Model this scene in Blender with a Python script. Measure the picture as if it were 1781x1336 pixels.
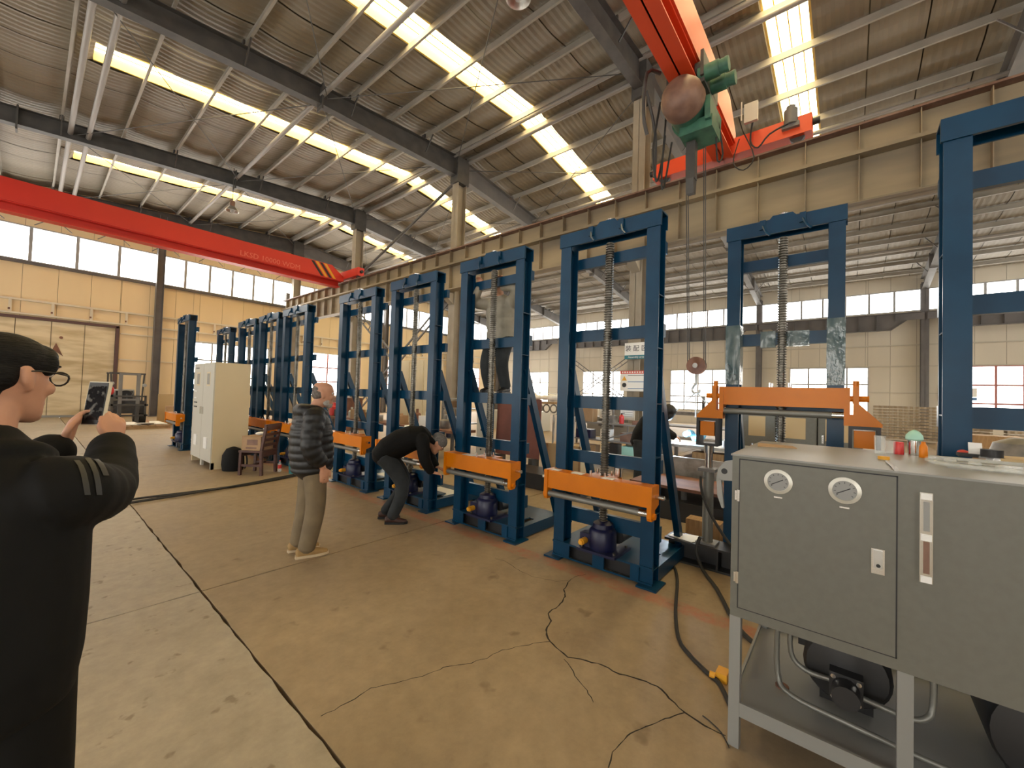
import bpy, bmesh, math, random
from mathutils import Vector, Matrix
random.seed(7)
S = bpy.context.scene
for o in list(bpy.data.objects): bpy.data.objects.remove(o, do_unlink=True)
C = S.collection

# ------------------------------------------------------------------ camera, world, exposure
FPX, YAW, PITCH, ROLL, CAMH = 701.88, 0.695688, 0.025568, 0.031066, 1.65
_fw = Vector((math.cos(YAW)*math.cos(PITCH), math.sin(YAW)*math.cos(PITCH), math.sin(PITCH)))
_r = Vector((math.sin(YAW), -math.cos(YAW), 0)); _u = _r.cross(_fw)
_r2 = _r*math.cos(ROLL)+_u*math.sin(ROLL); _u2 = -_r*math.sin(ROLL)+_u*math.cos(ROLL)
cd = bpy.data.cameras.new('camera'); cam = bpy.data.objects.new('camera', cd); C.objects.link(cam)
cd.sensor_width = 36; cd.lens = FPX/1781*36; cd.clip_start = .02; cd.clip_end = 200
m = Matrix((( _r2.x, _u2.x, -_fw.x, 0), (_r2.y, _u2.y, -_fw.y, 0), (_r2.z, _u2.z, -_fw.z, CAMH), (0,0,0,1)))
cam.matrix_world = m; S.camera = cam
w = bpy.data.worlds.new('sky'); S.world = w; w.use_nodes = True
bg = w.node_tree.nodes['Background']; bg.inputs[0].default_value = (.93,.96,1,1); bg.inputs[1].default_value = 2.0
S.view_settings.view_transform = 'Standard'; S.view_settings.look = 'None'; S.view_settings.gamma = 1
S.view_settings.use_curve_mapping = False
S.view_settings.exposure = EXPOSURE = 1.08
S.cycles.use_denoising = True; S.cycles.max_bounces = 8; S.cycles.diffuse_bounces = 5; S.cycles.sample_clamp_indirect = 6
WIN_E, SKY_E = 4.7, 6.6          # brightness of the daylit panes (walls, roof)

# ------------------------------------------------------------------ materials
MATS = {}
def mat(name, c, rough=.6, metal=0., c2=None, scale=6., bump=0., detail=4., emit=None, es=0., alpha=None, spec=.5, mix=(.35,.65), stretch=None, coat=0.):
    if name in MATS: return MATS[name]
    m = bpy.data.materials.new(name); m.use_nodes = True; nt = m.node_tree; b = nt.nodes['Principled BSDF']
    b.inputs['Base Color'].default_value = (*c, 1); b.inputs['Roughness'].default_value = rough; b.inputs['Metallic'].default_value = metal
    b.inputs['Specular IOR Level'].default_value = spec
    if coat: b.inputs['Coat Weight'].default_value = coat; b.inputs['Coat Roughness'].default_value = .15
    if emit: b.inputs['Emission Color'].default_value = (*emit,1); b.inputs['Emission Strength'].default_value = es
    if alpha is not None: b.inputs['Alpha'].default_value = alpha
    if c2 or bump:
        tc = nt.nodes.new('ShaderNodeTexCoord'); n = nt.nodes.new('ShaderNodeTexNoise'); n.inputs['Scale'].default_value = scale; n.inputs['Detail'].default_value = detail
        src = tc.outputs['Object']
        if stretch:
            mp = nt.nodes.new('ShaderNodeMapping'); mp.inputs['Scale'].default_value = stretch; nt.links.new(src, mp.inputs[0]); src = mp.outputs[0]
        nt.links.new(src, n.inputs['Vector'])
        if c2:
            r = nt.nodes.new('ShaderNodeValToRGB'); r.color_ramp.elements[0].position = mix[0]; r.color_ramp.elements[1].position = mix[1]
            r.color_ramp.elements[0].color = (*c,1); r.color_ramp.elements[1].color = (*c2,1)
            nt.links.new(n.outputs['Fac'], r.inputs[0]); nt.links.new(r.outputs[0], b.inputs['Base Color'])
        if bump:
            bp = nt.nodes.new('ShaderNodeBump'); bp.inputs['Strength'].default_value = bump; bp.inputs['Distance'].default_value = .02
            nt.links.new(n.outputs['Fac'], bp.inputs['Height']); nt.links.new(bp.outputs[0], b.inputs['Normal'])
    MATS[name] = m; return m
def emat(name, c, s, rough=.3):
    if name in MATS: return MATS[name]
    return mat(name, (.8,.8,.8), rough, emit=c, es=s)

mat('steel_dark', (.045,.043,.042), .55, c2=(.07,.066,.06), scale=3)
mat('steel_dark_lit', (.13,.125,.12), .5, c2=(.17,.16,.15), scale=2)  # rafter steel with the far bay's daylight put into its colour
mat('steel_grey', (.16,.155,.15), .5, c2=(.21,.2,.19), scale=2)
mat('column', (.30,.26,.2), .6, c2=(.24,.2,.15), scale=1.5)
mat('column_dark', (.11,.105,.105), .55, c2=(.14,.13,.13), scale=2)
mat('runway', (.33,.26,.16), .6, c2=(.17,.135,.09), scale=.7, stretch=(1,.35,2))
mat('runway_edge', (.15,.10,.075), .6, c2=(.2,.14,.1), scale=2)
mat('rust_rail', (.13,.065,.045), .6, c2=(.2,.12,.09), scale=4)
mat('purlin', (.36,.335,.29), .5, c2=(.3,.28,.24), scale=2)
mat('tube', (.26,.24,.22), .5)
mat('roof_sheet', (.265,.23,.175), .55, c2=(.21,.18,.135), scale=.8, bump=.1, stretch=(.3,1,1))
mat('wall_cream', (.76,.60,.36), .65, c2=(.69,.54,.32), scale=.5, stretch=(1,1,.2))
mat('wall_pale', (.64,.59,.49), .65, c2=(.57,.52,.43), scale=.5, stretch=(1,1,.2))
mat('wall_back', (.12,.1,.08), .8)
mat('girt', (.62,.55,.42), .55)
mat('girt_pale', (.50,.46,.38), .55)
mat('door_sheet', (.66,.56,.37), .7, c2=(.44,.34,.19), scale=1.2, stretch=(.5,1,2.4), mix=(.44,.66))
mat('door_brown', (.09,.045,.04), .6)
mat('frame_grey', (.35,.35,.35), .5)
mat('frame_red', (.42,.16,.14), .6)
emat('pane', (1,.965,.89), WIN_E)
emat('sky_pane', (1,.82,.45), SKY_E)
mat('sky_frame', (.8,.6,.22), .5)
mat('red', (.62,.035,.02), .42, c2=(.55,.03,.02), scale=.6)
mat('red_orange', (.78,.085,.02), .42, c2=(.7,.07,.02), scale=.6)
mat('black', (.012,.012,.013), .5)
mat('rubber', (.018,.017,.016), .65)
mat('yellow', (.75,.36,.02), .5)
mat('blue', (.001,.034,.080), .33, c2=(.0015,.042,.095), scale=5, spec=.3)
mat('blue_dark', (.006,.04,.10), .4)
mat('gear_blue', (.005,.007,.04), .38, c2=(.007,.01,.05), scale=9)
mat('orange', (.66,.19,.001), .36, c2=(.60,.17,.001), scale=4, spec=.3)
mat('screw', (.20,.185,.155), .32, .8, c2=(.11,.10,.08), scale=14)
mat('chrome', (.75,.74,.72), .18, 1.)
mat('pipe_grey', (.22,.22,.2), .45, .5)
mat('cab_grey', (.145,.143,.118), .45, c2=(.135,.132,.108), scale=30)
mat('cab_light', (.245,.245,.23), .4)
mat('cream_cab', (.66,.56,.36), .45, c2=(.62,.52,.33), scale=1)
mat('cream_front', (.52,.51,.45), .4)
mat('white', (.8,.8,.78), .5)
mat('paper', (.85,.83,.78), .7)
mat('cardboard', (.42,.27,.15), .8, c2=(.36,.23,.12), scale=5)
mat('wood_dark', (.055,.018,.012), .45, c2=(.08,.028,.018), scale=6, stretch=(1,1,8))
mat('wood', (.38,.24,.12), .7, c2=(.28,.17,.08), scale=5, stretch=(1,8,1))
mat('rust', (.22,.10,.06), .75, c2=(.13,.06,.04), scale=4)
mat('red_plate', (.21,.07,.05), .6, c2=(.15,.05,.035), scale=2.5)
mat('scrap', (.16,.15,.14), .5, .5, c2=(.28,.26,.23), scale=6)
mat('alu', (.5,.49,.46), .35, .6, c2=(.34,.32,.28), scale=8)
mat('rim', (.62,.61,.55), .38, .5)
mat('ribbed', (.36,.29,.2), .6, c2=(.28,.22,.15), scale=3)
mat('film', (.10,.16,.17), .14, c2=(.22,.28,.28), scale=9, bump=.8, alpha=.72, stretch=(1,1,.6))
mat('green', (.05,.16,.10), .5, c2=(.03,.10,.07), scale=8)
mat('brown_metal', (.22,.12,.08), .5, c2=(.14,.07,.05), scale=6)
mat('black_paint', (.02,.02,.021), .45)
mat('glass_clear', (.8,.85,.85), .08, alpha=.28)
mat('skin', (.56,.29,.18), .5, c2=(.51,.255,.155), scale=14)
mat('hair', (.004,.0035,.003), .6, c2=(.008,.007,.006), scale=40, bump=.35, stretch=(1,1,6), spec=.2)
mat('hair_grey', (.10,.08,.065), .65, c2=(.17,.145,.125), scale=50, bump=.4)
mat('jacket', (.0035,.0035,.0034), .8, c2=(.005,.005,.0048), scale=10, bump=.15, spec=.25)
mat('puffer', (.004,.004,.0045), .5, c2=(.006,.006,.0065), scale=12, bump=.1)
mat('stripe', (.022,.022,.02), .5)
mat('khaki', (.20,.15,.085), .85, c2=(.16,.12,.07), scale=7, bump=.3)
mat('jeans', (.016,.021,.024), .85, c2=(.03,.035,.039), scale=8, bump=.3)
mat('shoe_tan', (.42,.27,.11), .7, c2=(.34,.21,.08), scale=12)
mat('shoe_sole', (.62,.5,.33), .6)
mat('shoe_brown', (.06,.025,.018), .5)
mat('vest', (.34,.31,.245), .7, c2=(.28,.255,.2), scale=9, bump=.2)
mat('knit', (.17,.165,.155), .9, c2=(.12,.115,.11), scale=60, bump=.5)
mat('blue_plastic', (.05,.32,.62), .25, c2=(.25,.6,.85), scale=30, bump=.6)
mat('teal', (.02,.20,.22), .5)
mat('mint', (.35,.62,.52), .4)
mat('red_plastic', (.6,.04,.035), .4)
mat('screen', (.01,.01,.012), .1, c2=(.25,.24,.22), scale=55, mix=(.52,.75))
mat('phone_case', (.72,.66,.5), .4)
mat('lens', (.75,.8,.85), .05, alpha=.25)
mat('sign_teal', (.02,.18,.22), .5)
mat('sign_red', (.62,.06,.04), .5)
mat('sign_blue', (.10,.22,.42), .5)
mat('gauge_face', (.26,.26,.25), .35)
mat('plywood', (.52,.38,.2), .75)
mat('concrete_dark', (.02,.016,.012), .9)

# floor: worn concrete, warmer on the assembly side, with the worn red paint line along the machine row
def floor_mat(name, base, var, red):
    m = bpy.data.materials.new(name); m.use_nodes = True; nt = m.node_tree; N = nt.nodes; L = nt.links; b = N['Principled BSDF']
    g = N.new('ShaderNodeNewGeometry'); P = g.outputs['Position']
    def noise(s, d=6, r=.6):
        n = N.new('ShaderNodeTexNoise'); n.inputs['Scale'].default_value = s; n.inputs['Detail'].default_value = d; n.inputs['Roughness'].default_value = r; L.new(P, n.inputs['Vector']); return n
    def ramp(n, p0, p1, c0, c1):
        r = N.new('ShaderNodeValToRGB'); e = r.color_ramp.elements; e[0].position = p0; e[1].position = p1; e[0].color = c0; e[1].color = c1; L.new(n.outputs['Fac'], r.inputs[0]); return r
    n1 = noise(1.1); r1 = ramp(n1, .32, .68, (*var,1), (*base,1))
    n2 = noise(9, 8, .7); r2 = ramp(n2, .3, .7, (.82,.82,.82,1), (1.1,1.1,1.1,1))
    mx = N.new('ShaderNodeMix'); mx.data_type = 'RGBA'; mx.blend_type = 'MULTIPLY'; mx.inputs[0].default_value = 1; L.new(r1.outputs[0], mx.inputs[6]); L.new(r2.outputs[0], mx.inputs[7])
    n3 = noise(4.2 if red else 7.5, 3, .5); r3 = ramp(n3, .66 if red else .64, .74 if red else .69, (0,0,0,1), (1,1,1,1))
    st = N.new('ShaderNodeMix'); st.data_type = 'RGBA'; st.inputs[7].default_value = (base[0]*.42, base[1]*.38, base[2]*.33, 1)
    sm = N.new('ShaderNodeMath'); sm.operation = 'MULTIPLY'; sm.inputs[1].default_value = .7; L.new(r3.outputs[0], sm.inputs[0])
    L.new(sm.outputs[0], st.inputs[0]); L.new(mx.outputs[2], st.inputs[6]); out = st.outputs[2]
    if red:
        sx = N.new('ShaderNodeSeparateXYZ'); L.new(P, sx.inputs[0])
        a = N.new('ShaderNodeMath'); a.operation = 'SUBTRACT'; a.inputs[1].default_value = 3.385; L.new(sx.outputs[0], a.inputs[0])
        ab = N.new('ShaderNodeMath'); ab.operation = 'ABSOLUTE'; L.new(a.outputs[0], ab.inputs[0])
        mr = N.new('ShaderNodeMapRange'); mr.inputs[1].default_value = .105; mr.inputs[2].default_value = .07; L.new(ab.outputs[0], mr.inputs[0])
        n4 = noise(7, 6, .75); r4 = ramp(n4, .36, .66, (0,0,0,1), (1,1,1,1))
        mm = N.new('ShaderNodeMath'); mm.operation = 'MULTIPLY'; L.new(mr.outputs[0], mm.inputs[0]); L.new(r4.outputs[0], mm.inputs[1])
        m2 = N.new('ShaderNodeMath'); m2.operation = 'MULTIPLY'; m2.inputs[1].default_value = .75; L.new(mm.outputs[0], m2.inputs[0])
        rd = N.new('ShaderNodeMix'); rd.data_type = 'RGBA'; rd.inputs[7].default_value = (.42,.11,.055,1); L.new(m2.outputs[0], rd.inputs[0]); L.new(out, rd.inputs[6]); out = rd.outputs[2]
    L.new(out, b.inputs['Base Color'])
    rr = N.new('ShaderNodeMapRange'); rr.inputs[3].default_value = .42; rr.inputs[4].default_value = .72; L.new(n1.outputs['Fac'], rr.inputs[0]); L.new(rr.outputs[0], b.inputs['Roughness'])
    bp = N.new('ShaderNodeBump'); bp.inputs['Strength'].default_value = .15; bp.inputs['Distance'].default_value = .01; L.new(n2.outputs['Fac'], bp.inputs['Height']); L.new(bp.outputs[0], b.inputs['Normal'])
    MATS[name] = m
floor_mat('floor_tan', (.36,.27,.165), (.28,.205,.122), True)
floor_mat('floor_grey', (.42,.36,.275), (.34,.285,.21), False)

# ------------------------------------------------------------------ mesh helpers
class MB:
    def __init__(s): s.v = []; s.f = []; s.sm = []
    def add(s, vs, fs, smooth=False):
        k = len(s.v); s.v += [tuple(p) for p in vs]; s.f += [tuple(i+k for i in f) for f in fs]; s.sm += [smooth]*len(fs); return s
    def box(s, a, b):
        x0,y0,z0 = [min(p,q) for p,q in zip(a,b)]; x1,y1,z1 = [max(p,q) for p,q in zip(a,b)]
        return s.add([(x0,y0,z0),(x1,y0,z0),(x1,y1,z0),(x0,y1,z0),(x0,y0,z1),(x1,y0,z1),(x1,y1,z1),(x0,y1,z1)],
                     [(0,3,2,1),(4,5,6,7),(0,1,5,4),(1,2,6,5),(2,3,7,6),(3,0,4,7)])
    def cbox(s, c, d): return s.box([c[i]-d[i]/2 for i in range(3)], [c[i]+d[i]/2 for i in range(3)])
    def bar(s, p, q, w, h, up=(0,0,1)):       # box beam from p to q, w across, h along up
        p = Vector(p); q = Vector(q); t = (q-p).normalized(); u = Vector(up)
        if abs(t.dot(u)) > .99: u = Vector((1,0,0))
        a = t.cross(u).normalized()*w/2; b = a.cross(t).normalized()*h/2
        vs = [p-a-b,p+a-b,p+a+b,p-a+b,q-a-b,q+a-b,q+a+b,q-a+b]
        return s.add(vs, [(0,1,2,3),(7,6,5,4),(0,4,5,1),(1,5,6,2),(2,6,7,3),(3,7,4,0)])
    def cyl(s, p, q, r, n=16, r2=None, cap=True):
        p = Vector(p); q = Vector(q); r2 = r if r2 is None else r2; t = (q-p).normalized(); u = Vector((0,0,1)) if abs(t.z) < .9 else Vector((1,0,0))
        a = t.cross(u).normalized(); b = a.cross(t)
        vs = []
        for k in range(n):
            an = 2*math.pi*k/n; d = a*math.cos(an)+b*math.sin(an); vs += [p+d*r, q+d*r2]
        s.add(vs, [(2*k, 2*((k+1)%n), 2*((k+1)%n)+1, 2*k+1) for k in range(n)], True)
        if cap: s.add(vs, [tuple(2*k for k in range(n))[::-1], tuple(2*k+1 for k in range(n))])
        return s
    def tube(s, pts, r, n=8, closed=False, smooth=3):
        P = [Vector(p) for p in pts]
        if smooth and len(P) > 2:
            Q = []
            N = len(P)
            for i in range(N-1 if not closed else N):
                p0 = P[(i-1)%N] if closed or i > 0 else P[i]; p1 = P[i]; p2 = P[(i+1)%N]; p3 = P[(i+2)%N] if closed or i+2 < N else p2
                for k in range(smooth):
                    t = k/smooth; Q.append(.5*((2*p1)+(p2-p0)*t+(2*p0-5*p1+4*p2-p3)*t*t+(3*p1-p0-3*p2+p3)*t**3))
            if not closed: Q.append(P[-1])
            P = Q
        vs = []; N = len(P); u = None
        for i, p in enumerate(P):
            t = ((P[(i+1)%N] if closed or i+1 < N else p)-(P[i-1] if closed or i > 0 else p)).normalized()
            if u is None: u = t.cross(Vector((0,0,1)) if abs(t.z) < .9 else Vector((1,0,0))).normalized()
            u = (u-t*u.dot(t)).normalized(); b = t.cross(u)
            rr = r[i*len(r)//N] if isinstance(r, (list,tuple)) else r
            vs += [p+(u*math.cos(2*math.pi*k/n)+b*math.sin(2*math.pi*k/n))*rr for k in range(n)]
        fs = [(i*n+k, i*n+(k+1)%n, ((i+1)%N)*n+(k+1)%n, ((i+1)%N)*n+k) for i in range(N if closed else N-1) for k in range(n)]
        s.add(vs, fs, True)
        if not closed: s.add(vs, [tuple(range(n))[::-1], tuple((N-1)*n+k for k in range(n))])
        return s
    def prism(s, poly, axis, a, b):           # polygon in the plane normal to axis, from a to b
        def P(u, v, t): return {'x':(t,u,v),'y':(u,t,v),'z':(u,v,t)}[axis]
        n = len(poly); vs = [P(u,v,a) for u,v in poly]+[P(u,v,b) for u,v in poly]
        return s.add(vs, [tuple(range(n))[::-1], tuple(range(n,2*n))]+[(i,(i+1)%n,n+(i+1)%n,n+i) for i in range(n)])
    def lathe(s, prof, c=(0,0,0), n=24, axis='z', smooth=True):
        vs = []
        for r, h in prof:
            for k in range(n):
                a = 2*math.pi*k/n; p = (r*math.cos(a), r*math.sin(a), h)
                if axis == 'x': p = (h, p[0], p[1])
                if axis == 'y': p = (p[1], h, p[0])
                vs.append((p[0]+c[0], p[1]+c[1], p[2]+c[2]))
        m_ = len(prof)
        s.add(vs, [(i*n+k, i*n+(k+1)%n, (i+1)*n+(k+1)%n, (i+1)*n+k) for i in range(m_-1) for k in range(n)], smooth)
        s.add(vs, [tuple(range(n))[::-1], tuple((m_-1)*n+k for k in range(n))]); return s
    def ell(s, c, r, n=16, m_=10, rot=None):
        vs = []; R_ = rot or Matrix.Identity(3); c = Vector(c)
        for i in range(m_+1):
            t = math.pi*i/m_
            for k in range(n):
                a = 2*math.pi*k/n; vs.append(c+R_@Vector((r[0]*math.sin(t)*math.cos(a), r[1]*math.sin(t)*math.sin(a), r[2]*math.cos(t))))
        return s.add(vs, [(i*n+k, (i+1)*n+k, (i+1)*n+(k+1)%n, i*n+(k+1)%n) for i in range(m_) for k in range(n)], True)
    def mesh(s, name, m=None):
        me = bpy.data.meshes.new(name); me.from_pydata(s.v, [], s.f)
        me.polygons.foreach_set('use_smooth', s.sm)
        bm = bmesh.new(); bm.from_mesh(me); bmesh.ops.remove_doubles(bm, verts=bm.verts, dist=1e-6) if len(s.v) < 20000 else None
        bmesh.ops.recalc_face_normals(bm, faces=bm.faces); bm.to_mesh(me); bm.free()
        if any(s.sm): me.set_sharp_from_angle(angle=.65)
        if m: me.materials.append(MATS[m] if isinstance(m, str) else m)
        return me
def obj(name, mb, m, parent=None, loc=None, kind=None):
    me = mb.mesh(name, m) if isinstance(mb, MB) else mb
    o = bpy.data.objects.new(name, me); C.objects.link(o)
    if parent: o.parent = parent
    if loc: o.location = loc
    if kind: o['kind'] = kind
    return o
def tag(o, label, cat, group=None, kind=None):
    o['label'] = label; o['category'] = cat
    if group: o['group'] = group
    if kind: o['kind'] = kind
    return o
def thing(name, label, cat, loc=(0,0,0), rz=0, group=None, kind=None):
    o = bpy.data.objects.new(name, None); C.objects.link(o); o.location = loc; o.rotation_euler = (0,0,rz); o.empty_display_size = .1
    return tag(o, label, cat, group, kind)
def struct(name, mb, m, label=None, cat=None, group=None):
    o = obj(name, mb, m) if mb else bpy.data.objects.new(name, None)
    if not mb: C.objects.link(o)
    o['kind'] = 'structure'
    if label: o['label'] = label
    if cat: o['category'] = cat
    if group: o['group'] = group
    return o
def copytree(o, parent=None):
    c = o.copy(); C.objects.link(c); c.parent = parent
    for ch in o.children: copytree(ch, c)
    return c
def text_mesh(txt, size, m, extrude=.001):
    cu = bpy.data.curves.new('lettering', 'FONT'); cu.body = txt; cu.size = size; cu.extrude = extrude; cu.align_x = 'CENTER'; cu.align_y = 'CENTER'; cu.resolution_u = 2
    t = bpy.data.objects.new('tmp', cu); C.objects.link(t); dg = bpy.context.evaluated_depsgraph_get()
    me = bpy.data.meshes.new_from_object(t.evaluated_get(dg)); bpy.data.objects.remove(t); bpy.data.curves.remove(cu)
    me.materials.clear(); me.materials.append(MATS[m]); return me
def facing_minus_x(me):    # text lies in XY facing +Z; stand it up in a wall plane, read from -X (reading direction is -Y)
    me.transform(Matrix(((0,0,-1,0),(-1,0,0,0),(0,1,0,0),(0,0,0,1)))); return me
def facing_minus_y(me):
    me.transform(Matrix(((1,0,0,0),(0,0,-1,0),(0,1,0,0),(0,0,0,1)))); return me

# ------------------------------------------------------------------ the hall
XN, XR, XW, YE, YB = -8.5, 10.5, 30.0, 27.0, -16.0
COLY = [-10.3, -3.0, 4.4, 11.75, 19.3, 26.6]
def zt(x): return 10.85-.095*(XR-x) if x <= XR else 10.8-.122*(x-XR)
def frand(a, b): return random.uniform(a, b)

# floor of cast slabs with ragged joints
fl = struct('floor', MB().box((XN,YB,-.2),(XW,YE,-.06)), 'concrete_dark')
def slab(x0, x1, y0, y1, m):
    g = .008; x0 += g; x1 -= g; y0 += g; y1 -= g
    def edge(p, q, n):
        out = []
        for k in range(n):
            t = k/n; j = frand(-.006,.006) if 0 < k else 0
            dx, dy = q[0]-p[0], q[1]-p[1]; l = math.hypot(dx,dy)
            out.append((p[0]+dx*t-dy/l*j, p[1]+dy*t+dx/l*j))
        return out
    def nn(a): return max(2, int(a/.12)) if y0 < 12 and y1 > -3 and x0 < 5 else 2
    P = edge((x0,y0),(x1,y0),nn(x1-x0))+edge((x1,y0),(x1,y1),nn(y1-y0))+edge((x1,y1),(x0,y1),nn(x1-x0))+edge((x0,y1),(x0,y0),nn(y1-y0))
    o = obj('slab', MB().prism(P, 'z', -.06, 0), m, fl)
for y0, y1 in [(-16,-9),(-9,-2.6),(-2.6,.65),(.65,3.96),(3.96,7.3),(7.3,10.6),(10.6,13.9),(13.9,17.2),(17.2,20.5),(20.5,23.8),(23.8,27)]:
    for x0, x1 in [(-8.5,-5.4),(-5.4,-2.2),(-2.2,.95)]: slab(x0, x1, y0, y1, 'floor_grey')
for y0, y1 in [(-16,-9),(-9,-2.6),(-2.6,3.96),(3.96,10.6),(10.6,17.2),(17.2,27)]:
    for x0, x1 in [(.95,7.5),(7.5,15),(15,22.5),(22.5,30)]: slab(x0, x1, y0, y1, 'floor_tan')
def px_floor(x, y, z=0.):
    d = _fw+_r2*((x-890.5)/FPX)-_u2*((y-668)/FPX); t = (z-CAMH)/d.z; return Vector((d.x*t, d.y*t, z))
CR = [[(991,1010),(981,1025),(983,1038),(976,1050),(953,1067),(957,1080),(950,1100),(956,1116),(972,1131),(988,1143),(1011,1147),(1047,1157),(1078,1173),(1112,1182),(1143,1193),(1190,1240),(1225,1262),(1262,1280)],
      [(956,1116),(934,1118),(905,1125),(872,1131),(846,1145),(820,1153),(773,1161),(735,1176),(697,1186),(647,1197),(605,1223),(558,1246)],
      [(991,1010),(967,1011),(944,1007),(923,1002),(897,989),(882,978),(861,971)], [(991,1010),(1001,1003),(1019,999)],
      [(980,1147),(996,1167),(1006,1185),(1021,1200),(1032,1222)], [(1190,1240),(1150,1255),(1090,1280),(1065,1310),(1058,1336)]]
for i, pl in enumerate(CR):
    pts = [px_floor(*p) for p in pl]; Q = []
    for a, b in zip(pts, pts[1:]):
        n = max(2, int((b-a).length/.03))
        Q += [a+(b-a)*(k/n)+Vector((frand(-.006,.006), frand(-.006,.006), 0)) for k in range(n)]
    Q.append(pts[-1]); vs = []; w0 = [.0055,.0025,.002,.002,.0025,.003][i]
    for k, p in enumerate(Q):
        t = (Q[min(k+1,len(Q)-1)]-Q[max(k-1,0)]).normalized(); nrm = Vector((-t.y,t.x,0)); ww = w0*frand(.5,1.3)
        vs += [p+nrm*ww+Vector((0,0,.0006)), p-nrm*ww+Vector((0,0,.0006))]
    obj('crack', MB().add(vs, [(2*k,2*k+1,2*k+3,2*k+2) for k in range(len(Q)-1)]), 'concrete_dark', fl)

# wall cladding: separate panels with recessed joints, openings left free
def wall(name, axis, c, u0, u1, ztop, openings, pw, m, sign, seen=None):
    """axis 'x': wall in plane x=c, u=y.  axis 'y': plane y=c, u=x.  sign: +1 when the hall lies on the smaller side of c."""
    def B(mb, ua, ub, za, zb, d0, d1):
        a, b = c+sign*d0, c+sign*d1
        return mb.box((a,ua,za),(b,ub,zb)) if axis == 'x' else mb.box((ua,a,za),(ub,b,zb))
    us = sorted(set([u0,u1]+[u0+k*pw for k in range(1,int((u1-u0)/pw)+1)]+[v for o in openings for v in o[:2] if u0 < v < u1]))
    us = [u for i,u in enumerate(us) if i == 0 or u-us[i-1] > .02]
    back = MB(); panels = []
    for ua, ub in zip(us, us[1:]):
        um = (ua+ub)/2; zs = [0.]; top = ztop(um)
        for o in sorted([o for o in openings if o[0] <= um <= o[1]], key=lambda o: o[2]): zs += [o[2], o[3]]
        zs.append(top)
        for za, zb in zip(zs[::2], zs[1::2]):
            if zb-za < .02: continue
            B(back, ua, ub, za, zb, .0, .12); panels.append((ua, ub, za, zb))
    wobj = struct(name, back, 'wall_back')
    for ua, ub, za, zb in panels:
        if seen and not (seen[0] < (ua+ub)/2 < seen[1]):
            continue
        obj('panel', B(MB(), ua+.006, ub-.006, za+.003, zb-.003, -.03+frand(-.003,.003), .02), m, wobj)
    return wobj
def glazing(name, axis, c, rect, nu, nz, fm, sign, pm='pane', bar=.05, proud=.05, skip=()):
    u0,u1,z0,z1 = rect
    def B(mb, ua, ub, za, zb, d0, d1):
        a, b = c+sign*d0, c+sign*d1
        return mb.box((a,ua,za),(b,ub,zb)) if axis == 'x' else mb.box((ua,a,za),(ub,b,zb))
    fr = MB()
    B(fr,u0,u1,z0-.05,z0,-proud,.1); B(fr,u0,u1,z1,z1+.05,-proud,.1)
    B(fr,u0-.05,u0,z0-.05,z1+.05,-proud,.1); B(fr,u1,u1+.05,z0-.05,z1+.05,-proud,.1)
    wo = struct(name, fr, fm)
    us = [u0+(u1-u0)*k/nu for k in range(nu+1)]; zs = [z0+(z1-z0)*k/nz for k in range(nz+1)]
    for u in us[1:-1]: obj('mullion', B(MB(), u-bar/2, u+bar/2, z0, z1, -.02, .08), fm, wo)
    for z in zs[1:-1]: obj('glazing_bar', B(MB(), u0, u1, z-bar/2, z+bar/2, -.015, .075), fm, wo)
    for i in range(nu):
        for j in range(nz):
            obj('pane', B(MB(), us[i], us[i+1], zs[j], zs[j+1], .04, .05), pm, wo)
    return wo
ztop = lambda x: zt(x)+.8
# end wall beyond the machine row
EO = [(XN,XW,6.74,8.16),(5.5,9.2,1.2,3.9),(11.7,15.2,1.2,3.95),(17.5,21,1.2,3.95),(24,27.4,1.2,3.95),(-4.6,2.69,0,4.32)]
wall('wall_end', 'y', YE, XN, XW, ztop, EO, 1.02, 'wall_cream', 1)
glazing('window_1', 'y', YE, (XN+.1,3.95,6.74,8.16), 9, 1, 'frame_grey', 1, bar=.11)
glazing('window_2', 'y', YE, (4.05,10.4,6.74,8.16), 6, 1, 'frame_grey', 1, bar=.11)
glazing('window_3', 'y', YE, (10.6,XW-.1,6.74,8.16), 16, 1, 'frame_grey', 1, bar=.11)
glazing('window_4', 'y', YE, (5.5,9.2,1.2,3.9), 4, 3, 'frame_grey', 1, bar=.08)
glazing('window_5', 'y', YE, (11.7,15.2,1.2,3.95), 3, 3, 'frame_red', 1, bar=.085)
glazing('window_6', 'y', YE, (17.5,21,1.2,3.95), 3, 3, 'frame_red', 1, bar=.085)
glazing('window_7', 'y', YE, (24,27.4,1.2,3.95), 3, 3, 'frame_red', 1, bar=.085)
# sliding door, worn cream sheets in a brown frame
d = struct('door_1', MB().box((-4.6,YE-.02,4.22),(2.69,YE-.14,4.34)).box((2.58,YE-.02,0),(2.70,YE-.14,4.3)).box((-4.6,YE-.02,0),(-4.5,YE-.14,4.3)), 'door_brown')
for k in range(7):
    x0 = -4.5+k*1.012; obj('door_panel', MB().box((x0+.008,YE-.03-(k%2)*.012,.1),(x0+1.0,YE+.02,4.22)), 'door_sheet', d)
obj('door_backing', MB().box((-4.6,YE+.02,0),(2.69,YE+.06,4.3)), 'wall_back', d)
obj('bottom_rail', MB().box((-4.5,YE-.06,0),(2.58,YE+.02,.1)), 'cab_light', d)
obj('patch', MB().prism([(.62,3.0),(.72,3.3),(.95,2.72)], 'y', YE-.065, YE-.052), 'rust', d)
obj('latch_hole', MB().cyl((.86,YE-.07,3.55),(.86,YE-.04,3.55),.06,8), 'rust', d)
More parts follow.
